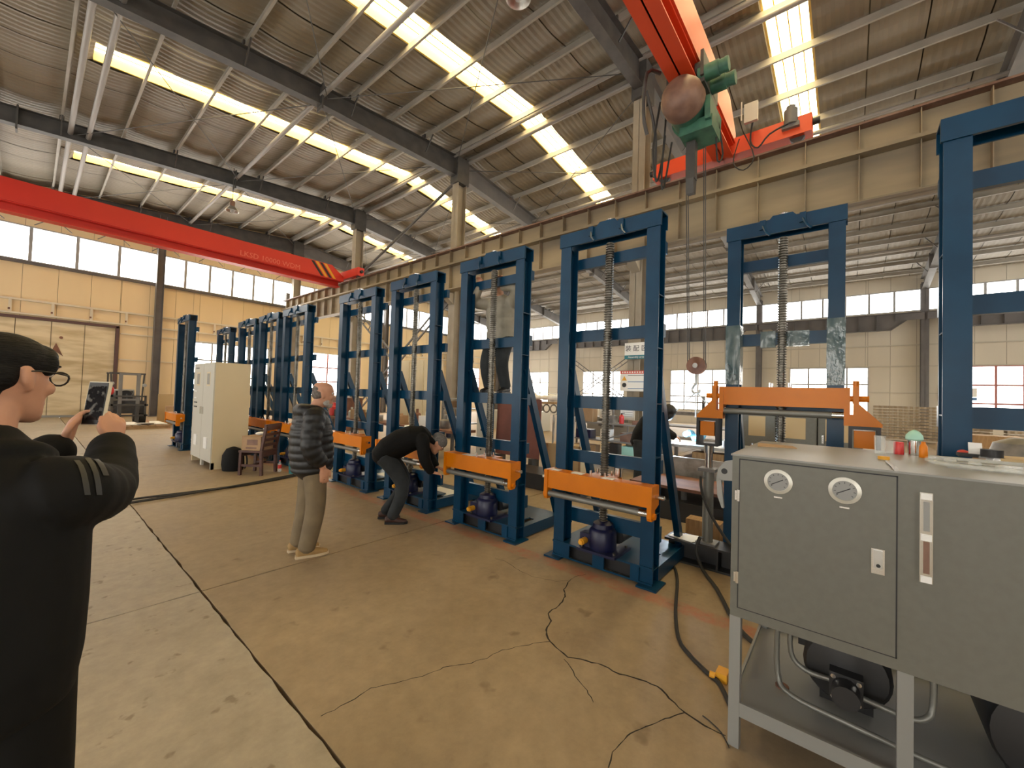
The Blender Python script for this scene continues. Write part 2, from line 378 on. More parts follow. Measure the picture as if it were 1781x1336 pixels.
# girts and the stud band on the end wall
tr = struct('trim_1', MB().box((XN,YE-.16,4.98),(XW,YE-.03,5.06)), 'girt')
obj('girt', MB().box((XN,YE-.16,4.40),(XW,YE-.03,4.47)), 'girt', tr)
obj('girt', MB().box((2.75,YE-.12,3.96),(XW,YE-.03,4.02)), 'girt', tr)
obj('girt', MB().box((2.75,YE-.10,2.72),(5.4,YE-.03,2.77)), 'girt', tr)
obj('girt', MB().box((XN,YE-.14,6.56),(XW,YE-.03,6.68)), 'column_dark', tr)
for k in range(28):
    x = -4.2+k*1.18
    o = obj('stud', MB().box((x,YE-.14,4.47),(x+.09,YE-.03,4.98)), 'girt', tr)
    obj('bolt_plate', MB().box((x-.01,YE-.15,4.55),(x+.05,YE-.14,4.63)), 'rust', o)
# far side wall
FO = [(YB,YE,6.78,7.85)]+[(a,b,1.0,3.72) for a,b in [(-15.3,-11.7),(-8.1,-4.6),(-.8,2.75),(6.25,9.95),(13.6,17.2),(20.8,24.4)]]
wall('wall_side', 'x', XW, YB, YE, lambda y: zt(XW)+.8, FO, 1.02, 'wall_pale', 1, (-10,27))
ys = [YB+.1]+[y for y in COLY if y > YB]; ys = ys[:-1]+[YE-.1]
for k,(a,b) in enumerate(zip(ys, ys[1:])): glazing('window_%d'%(8+k), 'x', XW, (a+.1,b-.1,6.78,7.85), 7, 1, 'frame_grey', 1, bar=.10)
for k,o in enumerate(FO[1:]): glazing('window_%d'%(14+k), 'x', XW, (o[0],o[1],1.0,3.72), 4, 3, 'frame_red' if k == 1 else 'frame_grey', 1, bar=.085)
tr = struct('trim_2', MB().box((XW-.1,YB,4.9),(XW-.03,YE,4.96)), 'girt_pale')
for z in (3.74,2.35,.95):
    g = sorted([o[:2] for o in FO[1:]]); y = YB
    for a,b in g+[(YE,YE)]:
        if z > 3.73: continue
        if a-y > .2: obj('girt', MB().box((XW-.09,y+.06,z),(XW-.03,a-.06,z+.05)), 'girt_pale', tr)
        y = b
obj('girt', MB().box((XW-.1,YB,3.78),(XW-.03,YE,3.83)), 'girt_pale', tr)
# the walls behind and beside the camera, with the same strip windows and tall windows
NO = [(YB,YE,6.7,7.9)]+[(a,a+3.6,1.,3.7) for a in (-8,-.8,6.3,13.6,20.8)]
wall('wall_near', 'x', XN, YB, YE, lambda y: zt(XN)+.8, NO, 3., 'wall_pale', -1, (1e9,1e9))
for k,o in enumerate(NO): glazing('window_%d'%(30+k), 'x', XN, (o[0]+.06,o[1]-.06,o[2],o[3]), 1, 1, 'frame_grey', -1)
BO = [(XN,XW,6.74,8.16),(12,15.6,1.,3.9),(20,23.6,1.,3.9)]
wall('wall_back', 'y', YB, XN, XW, ztop, BO, 3., 'wall_cream', -1, (1e9,1e9))
for k,o in enumerate(BO): glazing('window_%d'%(40+k), 'y', YB, (o[0]+.06,o[1]-.06,o[2],o[3]), 1, 1, 'frame_grey', -1)

# roof: corrugated liner sheets sagging a little between the purlins
PX = [XR-.35-1.4*k for k in range(14) if XR-.35-1.4*k > XN]+[XR+.35+1.4*k for k in range(14) if XR+.35+1.4*k < XW]
PX.sort()
SKY = [(-6.55,-5.6),(.75,1.68),(7.92,8.85),(14.5,15.42),(21.95,22.85)]
sd = [XN]+PX+[XW]
def roof_z(x): return zt(x)+.235
rf = struct('ceiling', MB().add([(XN,YB,roof_z(XN)+.5),(XR,YB,roof_z(XR)+.5),(XR,YE+.2,roof_z(XR)+.5),(XN,YE+.2,roof_z(XN)+.5)],[(0,1,2,3)]).add([(XR,YB,roof_z(XR)+.5),(XW,YB,roof_z(XW)+.5),(XW,YE+.2,roof_z(XW)+.5),(XR,YE+.2,roof_z(XR)+.5)],[(0,1,2,3)]), 'wall_back')
def sheet(y0, y1, x0, x1):
    n = max(3, int((y1-y0)/.085)); prof = []
    for k in range(n+1):
        y = y0+.014+(y1-y0-.028)*k/n; prof.append((y, .012 if k % 2 else 0.))
    xs = []
    cuts = sorted(set([x0,x1]+[p for p in sd if x0 < p < x1]+([XR] if x0 < XR < x1 else [])))
    for a, b in zip(cuts, cuts[1:]):
        for k in range(5):
            t = k/5; xs.append((a+(b-a)*t, .07*math.sin(math.pi*t)))
    xs.append((x1, 0)); e = frand(-.006,.006)
    vs = [(x, y, roof_z(x)-sg+h+e) for x, sg in xs for y, h in prof]; q = n+1
    return MB().add(vs, [(i*q+k, i*q+k+1, (i+1)*q+k+1, (i+1)*q+k) for i in range(len(xs)-1) for k in range(n)])
ycuts = [YB]
edges = [YB]+[v for s_ in SKY for v in s_]+[YE]
for a, b in zip(edges[::2], edges[1::2]):
    n = max(1, round((b-a)/1.05))
    for k in range(n):
        y0, y1 = a+(b-a)*k/n, a+(b-a)*(k+1)/n
        obj('roof_sheet', sheet(y0, y1, XN, XR-.02), 'roof_sheet', rf); obj('roof_sheet', sheet(y0, y1, XR+.02, XW), 'roof_sheet', rf)
XS0, XS1 = .75, 20.9
for i, (y0, y1) in enumerate(SKY):
    obj('roof_sheet', sheet(y0, y1, XN, XS0), 'roof_sheet', rf); obj('roof_sheet', sheet(y0, y1, XS1, XW), 'roof_sheet', rf)
    fr = MB()
    for x0, x1 in ((XS0,XR),(XR,XS1)):
        for y in (y0+.02, y1-.02): fr.bar((x0,y,roof_z(x0)+.12),(x1,y,roof_z(x1)+.12),.05,.26)
    sk = struct('window_%d'%(50+i), fr, 'sky_frame')
    cuts = [XS0]+[p for p in PX if XS0+.1 < p < XS1-.1]+[XS1]
    if not any(abs(c_-XR) < .01 for c_ in cuts): cuts = sorted(cuts+[XR])
    for a, b in zip(cuts, cuts[1:]):
        vs = [(a,y0+.04,roof_z(a)+.24),(b,y0+.04,roof_z(b)+.24),(b,y1-.04,roof_z(b)+.24),(a,y1-.04,roof_z(a)+.24)]
        vs += [(x,y,z+.01) for x,y,z in vs]
        obj('pane', MB().add(vs, [(0,3,2,1),(4,5,6,7),(0,1,5,4),(1,2,6,5),(2,3,7,6),(3,0,4,7)]), 'sky_pane', sk)
        rb = MB()
        for k in (1,2,3):
            y = y0+(y1-y0)*k/4; rb.bar((a,y,roof_z(a)+.225),(b,y,roof_z(b)+.225),.028,.02)
        obj('rib', rb, 'sky_frame', sk)
# purlins (Z sections) and tie tubes
for x in PX:
    z = zt(x); b = MB().box((x-.03,YB,z),(x+.03,YE,z+.012)).box((x-.006,YB,z+.006),(x+.006,YE,z+.195)).box((x-.0,YB,z+.19),(x+.06,YE,z+.2))
    struct('purlin_beam', b, 'purlin', 'pale galvanised purlin running the length of the hall under the roof', 'purlin', 'roof purlins')
for x, zoff in [(.55,-.30),(.95,-.30),(5.1,-.25),(10.2,-.05),(10.8,-.05),(15.2,-.25),(20.4,-.3),(25,-.3),(-4,-.3)]:
    z = zt(x)+zoff
    struct('tie_beam', MB().cyl((x,YB,z),(x,YE-.1,z),.065,10), 'tube', 'round steel tie tube spanning between the roof rafters', 'tie tube', 'roof tie tubes')
# rafters
def rafter(y, far):
    b = MB(); rm = 'steel_dark_lit' if far else 'steel_dark'  # far half gets the paler copy, painted as if daylit
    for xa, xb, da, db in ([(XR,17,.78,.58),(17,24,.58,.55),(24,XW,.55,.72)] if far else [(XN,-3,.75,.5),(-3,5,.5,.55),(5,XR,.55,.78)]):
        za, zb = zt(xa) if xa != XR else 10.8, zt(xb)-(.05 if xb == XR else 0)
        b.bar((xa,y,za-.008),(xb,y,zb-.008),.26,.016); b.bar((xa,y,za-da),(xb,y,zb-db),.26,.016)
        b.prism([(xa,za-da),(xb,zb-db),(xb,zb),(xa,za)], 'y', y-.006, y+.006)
    o = struct('roof_beam', b, rm, 'tapered steel rafter in daylight-lightened grey sloping down to the pale side wall' if far else 'dark tapered steel rafter rising to the middle columns', 'rafter', 'rafters over the far bay' if far else 'rafters over the near bay')
    for i, x in enumerate(PX):
        if (x > XR) != far: continue
        if i % 2 == 0 and abs(x-XR) > 1:
            for sg in (-1,1): obj('fly_brace', MB().bar((x,y+sg*.1,zt(x)-.5),(x,y+sg*.5,zt(x)+.02),.035,.035), rm, o)
            obj('cleat', MB().box((x-.05,y-.08,zt(x)),(x+.05,y+.08,zt(x)+.16)), rm, o)
        if i % 4 == 1: obj('splice_plate', MB().box((x+.5,y-.16,zt(x+.5)-.68),(x+.54,y+.16,zt(x+.5)+.06)), rm, o)
    return o
for y in COLY: rafter(y, False); rafter(y, True)
# roof bracing rods
for y0, y1 in [(11.75,19.3),(19.3,26.6),(4.4,11.75)]:
    for x0, x1 in [(.7,5.2),(5.2,10.2),(10.8,15.2),(15.2,20.4)]:
        for a, b in ((x0,x1),(x1,x0)):
            struct('brace_beam', MB().cyl((a,y0+.15,zt(a)-.35),(b,y1-.15,zt(b)-.35),.012,6), 'steel_dark', 'thin steel bracing rod crossing a roof bay diagonally', 'bracing rod', 'roof bracing rods')
def hcol(name, x, y, z1, m, label, group, d=.4, wd=.28):
    b = MB().box((x-d/2,y-wd/2,0),(x-d/2+.018,y+wd/2,z1)).box((x+d/2-.018,y-wd/2,0),(x+d/2,y+wd/2,z1)).box((x-d/2,y-.006,0),(x+d/2,y+.006,z1)).box((x-d/2-.06,y-wd/2-.06,0),(x+d/2+.06,y+wd/2+.06,.03))
    o = struct(name, b, m, label, 'column', group)
    return o
for y in COLY:
    o = hcol('column', XR, y, zt(XR)-.1, 'column', 'tall steel H column carrying the crane beam and the roof ridge', 'columns along the crane beam', .42, .34)
    obj('cap_plate', MB().box((XR-.3,y-.2,9.75),(XR+.3,y+.2,10.75)), 'steel_dark', o)
    obj('bracket', MB().prism([(XR-.75,5.36),(XR-.2,5.0),(XR-.2,5.44),(XR-.75,5.44)], 'y', y-.12, y+.12), 'column', o)
    hcol('column', XW-.35, y, zt(XW)-.3, 'column_dark', 'grey steel H column against the pale side wall', 'columns along the side wall', .36, .3)
    hcol('column', XN+.35, y, zt(XN)-.3, 'column_dark', 'grey steel H column against the near side wall', 'columns along the near wall', .36, .3)
for x in (4.05,-2.5,17,23.5):
    hcol('column', x, YE-.35, zt(x)-.15, 'column_dark', 'grey steel wind column standing against the cream end wall', 'columns along the end wall', .3, .3)
# crane runway beams: the middle line
def runway(x, y0, y1, zb, ztp, ledge, m, label, w=.42, haunch=False):
    b = MB()
    if not haunch:
        b.box((x-w/2,y0,ztp-.03),(x+w/2,y1,ztp)).box((x-w/2,y0,zb),(x+w/2,y1,zb+.03)).box((x-.01,y0,zb),(x+.01,y1,ztp))
        if ledge: b.box((x-w/2-.07,y0,ledge-.035),(x,y1,ledge+.035))
    o = struct('crane_beam', b, m, label, 'crane beam')
    return o
xr = XR-.55
rw = runway(xr, YB, YE-.4, 5.44, 6.92, 6.36, 'runway', 'brown steel crane runway beam with welded stiffeners along the middle columns', .34)
k = 0; y = YB+.3
while y < YE-.5:
    obj('stiffener', MB().box((xr-.16,y-.007,5.47),(xr-.01,y+.007,6.89)), 'runway', rw); y += .82
obj('rail', MB().box((xr-.04,YB,6.92),(xr+.04,YE-.4,7.0)), 'rust_rail', rw)
obj('flange_edge', MB().box((xr-.2,YB,6.884),(xr+.2,YE-.4,6.923)), 'rust_rail', rw)
obj('end_stop', MB().box((xr-.1,YE-.7,7.0),(xr+.1,YE-.45,7.4)), 'column_dark', rw)
# side-wall runway with shallow ends at the columns
xs_ = XW-.85
ro = struct('crane_beam', MB().box((xs_-.15,YB,6.5),(xs_+.15,YE-.4,6.53)), 'column_dark', 'grey crane runway beam hung in front of the side wall windows', 'crane beam')
for a, b in zip(ys, ys[1:]):
    poly = [(a+.05,6.15),(a+.7,6.15),(a+1.3,5.66),(b-1.3,5.66),(b-.7,6.15),(b-.05,6.15),(b-.05,6.5),(a+.05,6.5)]
    o = obj('girder_web', MB().prism(poly, 'x', xs_-.012, xs_+.012), 'column_dark', ro)
    obj('bottom_flange', MB().bar((xs_,a+1.3,5.66),(xs_,b-1.3,5.66),.26,.02).bar((xs_,a+.7,6.15),(xs_,a+1.3,5.66),.26,.02).bar((xs_,b-.7,6.15),(xs_,b-1.3,5.66),.26,.02), 'column_dark', ro)
    for q in range(1,9):
        yy = a+.4+(b-a-.8)*q/9; obj('stiffener', MB().box((xs_-.13,yy-.01,5.7 if a+1.3 < yy < b-1.3 else 6.15),(xs_,yy+.01,6.5)), 'column_dark', ro)
runway(XN+.85, YB, YE-.4, 5.5, 6.92, None, 'column_dark', 'grey crane runway beam along the near side wall', .3)
# laced cross bracing between columns
def laced(p, q, name='brace_beam', gap=.28, m='rust', label='', group=None):
    p = Vector(p); q = Vector(q); t = (q-p).normalized(); n = Vector((0,-t.z,t.y)) if abs(t.x) < .5 else Vector((-t.z,0,t.x)); n.normalize()
    o = struct(name, MB().bar(p+n*gap/2, q+n*gap/2, .06, .06).bar(p-n*gap/2, q-n*gap/2, .06, .06), m, label, 'bracing', group)
    L_ = (q-p).length; k = int(L_/.55)
    for i in range(k):
        c = p+t*(L_*(i+.5)/k); obj('lacing_bar', MB().bar(c-n*gap/2, c+n*gap/2+t*.0, .04, .02), m, o)
laced((XR,11.95,5.5),(XR,19.1,.4), m='column_dark', label='laced steel cross brace between the middle columns under the crane beam', group='laced braces under the crane beam')
laced((XR,19.1,5.5),(XR,11.95,.4), m='column_dark', label='laced steel cross brace between the middle columns under the crane beam', group='laced braces under the crane beam')
struct('brace_beam', MB().cyl((XR,11.9,10.0),(XR,19.1,7.4),.06,8), 'steel_dark', 'dark tube brace above the crane beam between two columns', 'bracing')
for a, b in ((5.4,.6),(.6,5.4)):
    laced((XW-.5,11.95,a),(XW-.5,19.1,b), m='column_dark', label='laced steel cross brace in front of a side wall window', group='laced braces at the side wall')
# thin ties above the strip window of the end wall
for k in range(7):
    x = -2+k*1.9
    struct('brace_beam', MB().cyl((x,YE-.2,8.25),(x+.55,YE-.2,8.75),.018,5).cyl((x+1.1,YE-.2,8.25),(x+.55,YE-.2,8.75),.018,5), 'column_dark', 'thin inverted V tie above the end wall strip window', 'tie', 'ties above the strip window')

# ------------------------------------------------------------------ overhead cranes
def crane(yc, label, m, zbot, xend, hz, tilt=0):
    t = thing('overhead_crane', label, 'crane', (0,0,0))
    zb = zbot
    xt = xend-.3 if hz else xend+.12; xa = XN+1.2
    g = MB().box((xa,yc-.2,zb),(xt,yc+.2,zb+.03)).box((xa,yc-.012,zb),(xt,yc+.012,zb+.3)).box((xa,yc-.2,zb+.27),(xt,yc+.2,zb+.3))
    obj('lower_track', g, m, t)
    b = MB().prism([(XN+1.2,zb+.3),(xend-.15,zb+.3),(xend-.15,zb+.52),(xend-.75,zb+.98),(XN+1.2,zb+.98)], 'y', yc-.24, yc+.24)
    gd = obj('girder', b, m, t)
    if hz:
        for k, mm in enumerate(['black','yellow','black','yellow']):
            x = xend-1.75+k*.2
            obj('hazard_stripe', MB().add([(x,yc-.243,zb+.96),(x+.14,yc-.243,zb+.96),(x+.62,yc-.243,zb+.34),(x+.48,yc-.243,zb+.34)],[(0,1,2,3)]), mm, gd)
    # end carriages
    for sx in ((xend,),):
        x = sx[0]; c = obj('end_carriage', MB().box((x-.16,yc-1.6,zb+.06 if not hz else zb+.42),(x+.16,yc+1.6,zb+.42 if not hz else zb+.8)), m, t)
        for sy in (-1,1):
            obj('wheel', MB().cyl((x-.05,yc+sy*1.35,7.13),(x+.05,yc+sy*1.35,7.13),.13,16), 'steel_dark', c)
            obj('buffer', MB().cyl((x,yc+sy*1.6,zb+.3 if not hz else zb+.6),(x,yc+sy*1.72,zb+.3 if not hz else zb+.6),.07,10), 'black', c)
    x = XN+.85; obj('end_carriage', MB().box((x-.16,yc-1.6,7.06),(x+.16,yc+1.6,7.44)).box((x,yc-.2,7.1),(x+.5,yc+.2,7.4)), m, t)
    return t, gd
lc, gd = crane(19.5, 'red overhead crane girder with yellow and black hazard stripes by the end wall', 'red', 6.66, 9.95, True)
me = text_mesh('LKSD 10000 WDM', .3, 'stripe_pale' if 'stripe_pale' in MATS else 'red_orange'); facing_minus_y(me)
mat('faded', (.72,.17,.12), .5); me.materials.clear(); me.materials.append(MATS['faded'])
obj('faded_lettering', me, None, gd, (6.55,19.5-.245,7.12))
rc, gd2 = crane(2.2, 'orange red overhead crane girder carrying a green hoist above the machines', 'red_orange', 7.05, 9.95, False)
obj('carriage_motor', MB().cyl((9.75,.95,7.32),(9.75,.95,7.62),.12,14).cyl((9.75,.95,7.62),(9.75,.95,7.7),.08,12).box((9.7,.8,7.25),(9.9,1.1,7.34)), 'steel_grey', rc)
obj('junction_box', MB().box((9.5,1.5,7.55),(9.58,1.75,7.95)).box((9.45,1.78,7.6),(9.47,1.8,8.0)), 'cream_front', rc)
obj('cable', MB().tube([(9.6,1.6,7.6),(9.65,1.65,7.2),(9.6,1.5,6.98),(9.62,1.3,7.2),(9.7,.95,7.35)], .018, 6), 'rubber', rc)
obj('cable_loop', MB().tube([(9.55,1.75,7.35),(9.5,1.55,6.75),(9.52,1.75,6.55),(9.55,1.95,6.8),(9.6,1.85,7.3)], .012, 6), 'rubber', rc)
# wire rope hoist
hx, hy, hz_ = 6.95, 2.17, 6.66
h = thing('wire_rope_hoist', 'green wire rope hoist with brown motor dome hanging under the crane girder', 'hoist', (hx,hy,hz_))
obj('drum', MB().cyl((-.02,.0,0),(.68,.0,0),.25,24).cyl((.30,0,0),(.34,0,0),.275,24), 'green', h)
obj('drum_cover', MB().prism([(.05,-.27),(.6,-.27),(.64,.02),(.02,.02)], 'y', -.31, -.24).box((.1,-.32,-.36),(.55,.1,-.2)), 'green', h)
obj('motor_dome', MB().lathe([(.02,-.34),(.13,-.33),(.22,-.28),(.265,-.18),(.27,-.02),(.25,0)], (0,0,0), 24, 'x'), 'brown_metal', h)
for i,(dx,dy) in enumerate([(.06,-.36),(.36,-.38)]):
    c = obj('trolley_motor', MB().cyl((dx,dy+.2,.35),(dx,dy-.05,.35),.1,16).cyl((dx,dy-.05,.35),(dx,dy-.12,.35),.085,16), 'green', h)
    obj('motor_cap', MB().cyl((dx,dy-.12,.35),(dx,dy-.16,.35),.09,16), 'green', c)
obj('trolley_frame', MB().box((-.05,-.24,.28),(.7,-.2,.62)).box((-.05,.2,.28),(.7,.24,.62)).box((.0,-.24,.22),(.65,.24,.3)), 'steel_dark', h)
for dx in (.06,.55):
    for sy in (-1,1): obj('wheel', MB().cyl((dx,sy*.2,.44),(dx,sy*.12,.44),.09,14), 'steel_dark', h)
obj('side_frame', MB().tube([(-.12,.3,.5),(-.3,.42,.45),(-.32,.45,-.1),(-.2,.44,-.35)], .025, 8).tube([(-.3,.42,.2),(-.05,.38,-.3),(-.05,.38,-.9)], .022, 8), 'steel_dark', h)
obj('rope_guide', MB().box((.28,-.06,-.9),(.40,.06,-.25)).prism([(.26,-.9),(.42,-.9),(.38,-1.1),(.30,-1.1)], 'y', -.05, .05), 'steel_dark', h)
obj('control_cable', MB().tube([(-.1,.3,.1),(-.2,.35,-.6),(-.1,.33,-1.0),(0,.3,-.7),(.05,.28,-.3)], .016, 6).tube([(.0,.25,.0),(-.05,.28,-.9),(.02,.27,-1.05),(.1,.2,-.4)], .014, 6).tube([(.5,-.3,-.1),(.62,-.34,-.5),(.5,-.3,-.65),(.4,-.3,-.3)], .012, 6), 'rubber', h)
h.scale = (1.25,1.25,1.25)
# hook block
hb = thing('hook_block', 'rusty round hook block hanging on four wire ropes with chain sling', 'hook block', (8.1,2.22,2.3))
obj('sheave_cover', MB().cyl((-.07,0,0),(.07,0,0),.165,32).cyl((-.095,0,0),(.095,0,0),.06,20), 'rust', hb)
obj('hub_plate', MB().cyl((-.11,0,0),(-.095,0,0),.045,16), 'alu', hb)
obj('hook', MB().cyl((0,0,-.14),(0,0,-.34),.028,12).tube([(0,0,-.34),(0,.05,-.40),(0,.07,-.47),(0,.02,-.53),(0,-.05,-.51),(0,-.07,-.45)], .022, 8), 'alu', hb)
for dy in (-.16,-.13,.13,.16):
    obj('wire_rope', MB().cyl((0,dy,.0),(-.5,dy*1.05-.05,3.9),.009,6), 'steel_dark', hb)
for e in ((-.05,.34,-.86),(.02,-.36,-.86),(0,.0,-.98)):
    obj('sling_chain', MB().tube([(0,0,-.5),tuple(v*.5+w_*.5 for v,w_ in zip((0,0,-.5),e)),e], .012, 6), 'alu', hb)

# ------------------------------------------------------------------ screw lifting machines
PITCH_ = .024
def screw_mesh(z0, z1, r=.042):
    prof = [(r*.8, z0)]; z = z0
    while z < z1-PITCH_:
        prof += [(r*.74, z+.004),(r, z+.009),(r, z+.014),(r*.74, z+.019)]; z += PITCH_
    prof.append((r*.8, z1)); return MB().lathe(prof, n=14, smooth=False)
def machine(name, label, loc, W=1.04, H=3.34, zc=.90, group=None, gear=True, screw=None, head='std', over=.06):
    """local x: into the row, y: along the row (0 = the end nearer the hall's middle), z: up"""
    t = thing(name, label, 'lifting machine', loc, 0, group)
    pw, pd = .12, .15
    def post(y, out):
        b = MB().box((0,y,.015),(.014,y+pw,H-.14)).box((pd-.014,y,.015),(pd,y+pw,H-.14)).box((.014,y+pw/2-.006,.015),(pd-.014,y+pw/2+.006,H-.14))
        o = obj('post', b, 'blue', t)
        ya, yb = (y, y+pw/2) if out < 0 else (y+pw/2, y+pw)
        for z in (.14,.62,1.12,1.6,2.1,2.58): obj('stiffener', MB().box((.014,ya+.002,z),(pd-.014,yb-.002,z+.008)), 'blue', o)
        return o
    post(0,-1); post(W-pw,1)
    tb = obj('top_beam', MB().box((-.012,-.012,H-.14),(.012,W+.012,H-.014)).box((-.012,-.012,H-.014),(pd+.012,W+.012,H)).box((pd-.002,-.012,H-.14),(pd+.012,W+.012,H-.014)), 'blue', t)
    obj('bearing_block', MB().prism([(W/2-.11,H),(W/2+.11,H),(W/2+.08,H+.035),(W/2-.08,H+.035)], 'x', -.005, pd), 'blue', tb)
    obj('bearing_cap', MB().cyl((pd/2,W/2,H+.03),(pd/2,W/2,H+.06),.05,16), 'chrome', tb)
    for dy in (-.16,.16):
        obj('lifting_lug', MB().box((-.035,W/2+dy-.025,H-.09),(-.012,W/2+dy+.025,H-.0)).tube([(-.025,W/2+dy,H-.05),(-.07,W/2+dy-.03,H-.13),(-.09,W/2+dy-.07,H-.18)], .011, 6), 'blue', tb)
    for z0, z1 in ((2.99,3.10),(2.22,2.34),(1.53,1.66),(.97,1.09),(.35,.49)):
        if z1 < H-.1: obj('cross_bar', MB().box((pd,-over,z0),(pd+.05,W+over,z1)), 'blue', t)
    # base with fork pockets
    bf = MB().box((-.015,0,.015),(.0,W,.03)).box((-.015,0,.15),(.0,W,.168))
    for a, b in ((.12,.20),(W/2-.06,W/2+.06),(W-.20,W-.12)): bf.box((-.015,a,.03),(0,b,.15))
    bs = obj('base', bf.box((0,pw,.156),(.42,W-pw,.168)), 'blue', t)
    obj('pocket_shade', MB().box((.05,pw,.015),(.06,W-pw,.156)), 'black', bs)  # black sheet standing in for the shade inside the fork pockets
    for y in (.0,W-.09): obj('base_rail', MB().box((pd,y,.015),(1.0,y+.09,.14)), 'blue', t)
    obj('rear_rail', MB().box((.86,.09,.02),(.98,W-.09,.11)), 'blue', t)
    obj('deck_plate', MB().box((.46,.09,.128),(.84,W-.09,.14)), 'blue', t)
    for y in (-.06,W-.12):
        obj('foot_plate', MB().box((-.08,y,0),(.16,y+.18,.015)), 'blue', t); obj('foot_plate', MB().box((.88,y,0),(1.1,y+.18,.015)), 'blue', t)
    for y in (.03,W-.09): obj('rear_strut', MB().bar((pd,y+.03,1.95),(.93,y+.03,.1),.06,.085,(1,0,0)), 'blue', t)
    sx = pd/2
    if screw is not None:
        s_ = obj('screw', screw, None, t, (sx,W/2,0)); s_.scale = (1,1,(H-.16)/3.2)
    if gear:
        ge = obj('gearbox', MB().lathe([(.125,.18),(.13,.2),(.13,.36),(.115,.38),(.10,.39),(.095,.43),(.06,.45)], (sx,W/2,0), 18).box((sx-.16,W/2-.2,.168),(sx+.2,W/2+.2,.192)).box((sx-.09,W/2+.02,.19),(sx+.07,W/2+.2,.32)), 'gear_blue', t)
        obj('input_shaft', MB().cyl((sx-.08,W/2+.14,.255),(sx-.17,W/2+.14,.255),.03,14).cyl((sx-.17,W/2+.14,.255),(sx-.19,W/2+.14,.255),.022,14), 'yellow', ge)
        obj('drive_motor', MB().cyl((sx+.1,W/2-.1,.30),(sx+.42,W/2-.1,.30),.07,16).cyl((sx+.42,W/2-.1,.30),(sx+.46,W/2-.1,.30),.055,12), 'black_paint', ge)
        for a in (-.12,.12):
            for b in (-.10,.16): obj('bolt', MB().cyl((sx+b,W/2+a*1.4,.192),(sx+b,W/2+a*1.4,.21),.014,6), 'screw', ge)
    if head == 'std': crosshead(t, W, zc)
    return t
def crosshead(t, W, z, x0=-.16):
    """z: height of the top face"""
    hd = obj('crosshead', MB().box((x0,-.02,z-.175),(x0+.012,W,z-.012)).box((x0,-.02,z-.012),(x0+.15,W,z)).box((x0+.138,-.02,z-.175),(x0+.15,W,z-.012)), 'orange', t)
    obj('nut_block', MB().box((x0+.15,W/2-.14,z-.16),(x0+.33,W/2+.14,z-.01)), 'orange', hd)
    for y0 in (-.04,W-.02):
        pr = [(x0-.012,z+.004),(x0+.16,z+.004),(x0+.16,z-.17),(x0+.075,z-.20),(x0+.075,z-.26),(x0+.06,z-.285),(x0+.0,z-.285),(x0-.012,z-.26)]
        e = obj('end_plate', MB().prism(pr, 'y', y0, y0+.04), 'orange', hd)
        yo = y0 if y0 < 0 else y0+.04; s_ = -1 if y0 < 0 else 1
        obj('bolt_head', MB().cyl((x0+.03,yo,z-.245),(x0+.03,yo+s_*.022,z-.245),.026,6), 'orange', e)
        obj('guide_pin', MB().cyl((x0+.08,yo,z-.09),(x0+.08,yo+s_*.075,z-.09),.019,12), 'chrome', e)
    ro = obj('roller', MB().cyl((x0+.03,.0,z-.235),(x0+.03,W-.02,z-.235),.03,16), 'pipe_grey', hd)
    obj('roller_sleeve', MB().cyl((x0+.03,.0,z-.235),(x0+.03,.08,z-.235),.031,16), 'chrome', ro)
    for dx,dy in ((.1,-.075),(.1,.075),(.24,-.075),(.24,.075)): obj('stud_bolt', MB().cyl((x0+dx,W/2+dy,z-.005),(x0+dx,W/2+dy,z+.045),.011,10), 'chrome', hd)
    return hd
SCREW = screw_mesh(.38, 3.19).mesh('screw', 'screw')
GR = 'blue screw lifting machines standing in a row'
M = []
specs = [  # X, Y, width, label
 (3.55,1.30,1.04,'blue lifting machine with a yellow orange crosshead standing beside the grey power unit'),
 (3.55,2.84,1.04,'blue lifting machine with a worker standing up inside its frame'),
 (3.58,4.42,1.08,'blue lifting machine just behind the stooping man in jeans'),
 (3.58,5.95,1.18,'blue lifting machine behind the man in a black padded jacket'),
 (3.55,8.40,1.2,'blue lifting machine next to the wooden chair with a cardboard box'),
 (3.55,9.86,1.18,'blue lifting machine directly behind the cream control cabinet'),
 (3.55,11.30,1.25,'blue lifting machine second behind the cream control cabinet'),
 (3.8,14.2,1.3,'blue lifting machine at the end of the row nearest the end wall'),
 (2.52,12.68,1.2,'blue lifting machine set forward of the row beyond the control cabinet'),
 (3.5,-1.47,1.04,'blue lifting machine standing close behind the power unit top')]
for i,(x,y,w_,lb) in enumerate(specs):
    M.append(machine('lifting_machine', lb, (x,y,0), w_, 3.34+(0 if i < 7 else .06), .90, GR, True, SCREW, 'std', .06 if 1 < i < 9 else 0.))
# papers lying on crossheads
for (x,y,z,a,b,pl_) in [(3.46,2.27,.9,.07,.05,'at the crosshead end by the second machine'),(3.465,2.02,.9,.08,.06,'at the middle of the crosshead by the power unit'),(3.465,1.70,.9,.08,.06,'beside the screw of the crosshead by the power unit'),(3.465,3.52,.9,.1,.09,'on the crosshead below the worker')]:
    o = tag(obj('paper_label', MB().box((-a/2,-b,0),(a/2,b,.003)), 'paper', None, (x,y,z)), 'white paper label lying '+pl_, 'paper', 'papers on the crossheads')
for (x,y) in [(4.1,4.75),(4.15,6.3)]:
    o = tag(obj('paper_sheet', MB().box((-.17,-.24,0),(.17,.24,.004)), 'white', None, (x,y,.141)), 'large white sheet lying on the deck of the machine behind the %s'%('stooping man' if y < 5 else 'padded jacket'), 'paper', 'sheets on the deck plates')
